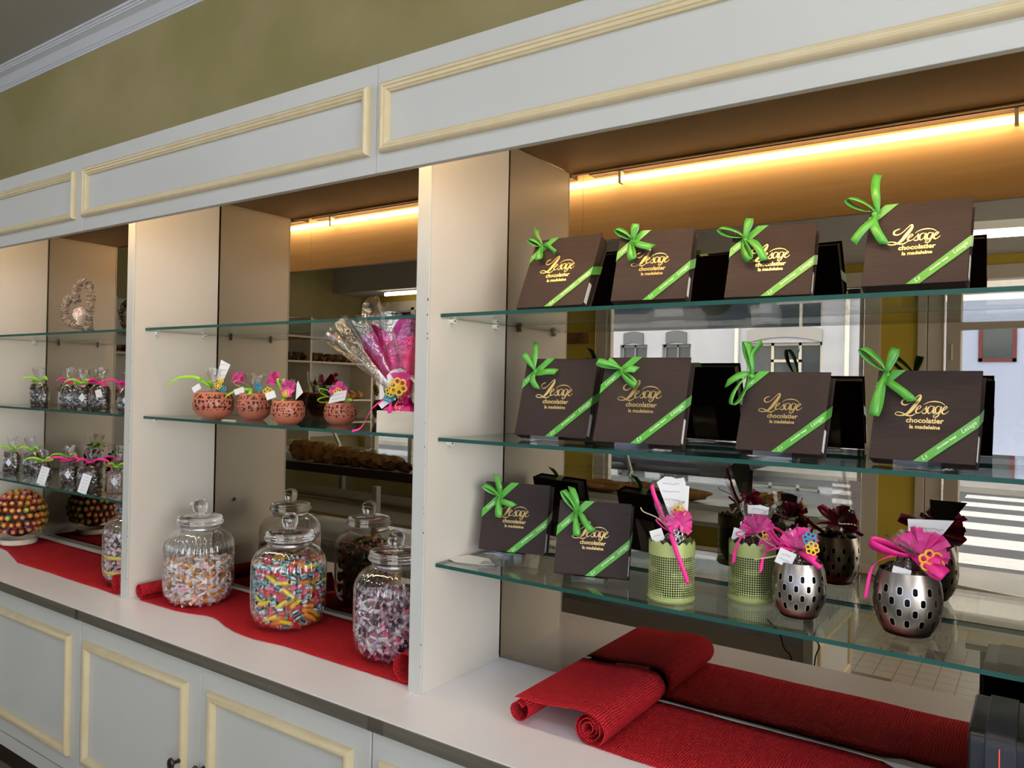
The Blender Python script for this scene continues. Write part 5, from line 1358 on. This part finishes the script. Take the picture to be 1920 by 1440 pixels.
slate = mat('slate_grey_lintel', (.13, .15, .19), .7); shut = mat('grey_blue_shutter', (.20, .24, .30), .5, noise=(3, (.26, .30, .36)))
for k, (a, b_, c_, d_) in enumerate(wins):
    door = c_ < 0
    wf_ = MB(); e = .06
    wf_.box(a, a + e, FY - .17, FY - .10, c_, d_).box(b_ - e, b_, FY - .17, FY - .10, c_, d_).box(a, b_, FY - .17, FY - .10, d_ - e, d_)
    if door: wf_.box(a + .5, a + .56, FY - .17, FY - .10, c_, d_).box(b_ - .5, b_ - .44, FY - .17, FY - .10, c_, d_).box(a + .5, b_ - .44, FY - .17, FY - .1, 2.2, 2.26)
    else: wf_.box((a + b_) / 2 - .02, (a + b_) / 2 + .02, FY - .17, FY - .10, c_, d_)
    w_o = obj('house_door' if door else 'house_window', wf_, M['paint'] if door else shut, t)
    obj('pane', MB().box(a + e, b_ - e, FY - .15, FY - .14, c_ + .02, d_ - e), mat('dark_window_glass', (.055, .075, .10), .10, spec=.45) if k == 0 else bpy.data.materials['dark_window_glass'], w_o)
    lt = MB(); n = 9; xm = (a + b_) / 2; hw_ = (b_ - a) / 2 * (1.0 if door else .72); rz_ = .12 if door else .05; th_ = .27
    for j in range(n):
        x0_, x1_ = xm - hw_ + 2 * hw_ * j / n, xm - hw_ + 2 * hw_ * (j + 1) / n
        z0_, z1_ = d_ + rz_ * (1 - ((x0_ - xm) / hw_) ** 2), d_ + rz_ * (1 - ((x1_ - xm) / hw_) ** 2)
        lt.add([(x0_, FY + .04, z0_), (x1_, FY + .04, z1_), (x1_, FY + .04, z1_ + th_), (x0_, FY + .04, z0_ + th_), (x0_, FY, z0_), (x1_, FY, z1_), (x1_, FY, z1_ + th_), (x0_, FY, z0_ + th_)], [(0, 3, 2, 1), (0, 1, 5, 4), (3, 7, 6, 2), (0, 4, 7, 3), (1, 2, 6, 5)])
    obj('lintel', lt, mat('grey_brick_lintel', (.36, .38, .42), .8) if door else slate, t)
for x in (-4.51, -2.22):
    dp = MB(); dp.tube([(x, FY + .08, -.05), (x, FY + .08, 6.5)], .045, 8); obj('downpipe', dp, M['pin'], t, smooth=True)
lmp = MB(); lmp.blob((-3.5, FY + .12, 3.12), (.10, .10, .10), 12, 8); obj('wall_lamp', lmp, M['pin'], t, smooth=True)
obj('gutter', MB().box(-22, -1.7, FY, FY + .25, 6.45, 6.6), slate, t)
# grey rendered house and the one with red window frames, further right
t = thing('corner_house', 'grey and pale blue house with red window frames across the street, in the mirror', 'house', (0, 0, 0))
pb = mat('pale_blue_render', (.36, .45, .70), .8); gr_ = mat('grey_render', (.40, .41, .42), .9, noise=(8, (.48, .48, .48), 5)); rf_ = mat('red_window_frame', (.13, .022, .03), .5)
obj('lower_wall', MB().box(-1.6, 9, -17, -16, -.05, 3.25), pb, t); obj('upper_wall', MB().box(-1.6, 9, -17, -16.0, 3.25, 7.5), gr_, t)
for a, b_, c_, d_ in ((.02, .66, 2.24, 3.10), (.95, 1.7, 2.24, 3.10), (.9, 1.6, 4.5, 5.9)):
    fw = MB(); e = .07; Yw_ = -16 + .03
    fw.box(a, a + e, -16, Yw_, c_, d_).box(b_ - e, b_, -16, Yw_, c_, d_).box(a, b_, -16, Yw_, c_, c_ + e).box(a, b_, -16, Yw_, d_ - e, d_)
    w_o = obj('house_window', fw, rf_ if c_ < 3 else slate, t); obj('pane', MB().box(a + e, b_ - e, -16, -15.985, c_ + e, d_ - e), bpy.data.materials['dark_window_glass'], w_o)
# dark car parked across the road
t = thing('parked_car', 'dark blue car parked across the street, in the mirror behind the long breads', 'car', (-5.2, -12.9, -.15))
carm = mat('dark_blue_car_paint', (.03, .04, .07), .2, coat=.8)
def hull(m, sec):
    n = len(sec[0][1]); vs = []
    for x, pr in sec:
        for y, z in pr: vs.append((x, y, z))
    fs = [(i * n + j, i * n + (j + 1) % n, (i + 1) * n + (j + 1) % n, (i + 1) * n + j) for i in range(len(sec) - 1) for j in range(n)] + [tuple(range(n))[::-1], tuple(range((len(sec) - 1) * n, len(sec) * n))]
    return m.add(vs, fs)
def sc(w, z0, z1): return [(-w, z0 + .1), (-w * .9, z0), (w * .9, z0), (w, z0 + .1), (w * 1.02, (z0 + z1) / 2), (w * .92, z1), (-w * .92, z1), (-w * 1.02, (z0 + z1) / 2)]
obj('body', hull(MB(), [(-2.0, sc(.70, .35, .62)), (-1.85, sc(.82, .25, .75)), (-1.0, sc(.86, .22, .88)), (.0, sc(.86, .22, .92)), (1.2, sc(.86, .22, .92)), (1.9, sc(.82, .25, .86)), (2.02, sc(.72, .35, .7))]), carm, t, smooth=35)
obj('cabin', hull(MB(), [(-1.05, sc(.72, .86, .90)), (-.35, sc(.68, .86, 1.36)), (.9, sc(.66, .86, 1.40)), (1.7, sc(.70, .86, .92))]), bpy.data.materials['dark_window_glass'], t, smooth=35)
for x in (-1.25, 1.25):
    for y in (-.80, .80):
        w_ = MB().lathe([(.20, -.10), (.31, -.09), (.32, 0), (.31, .09), (.20, .10)], 20, caps=(True, True)); w_.xform(Matrix.Translation((x, y, .32)) @ Matrix.Rotation(rad(90), 4, 'X')); obj('wheel', w_, M['black'], t, smooth=True)
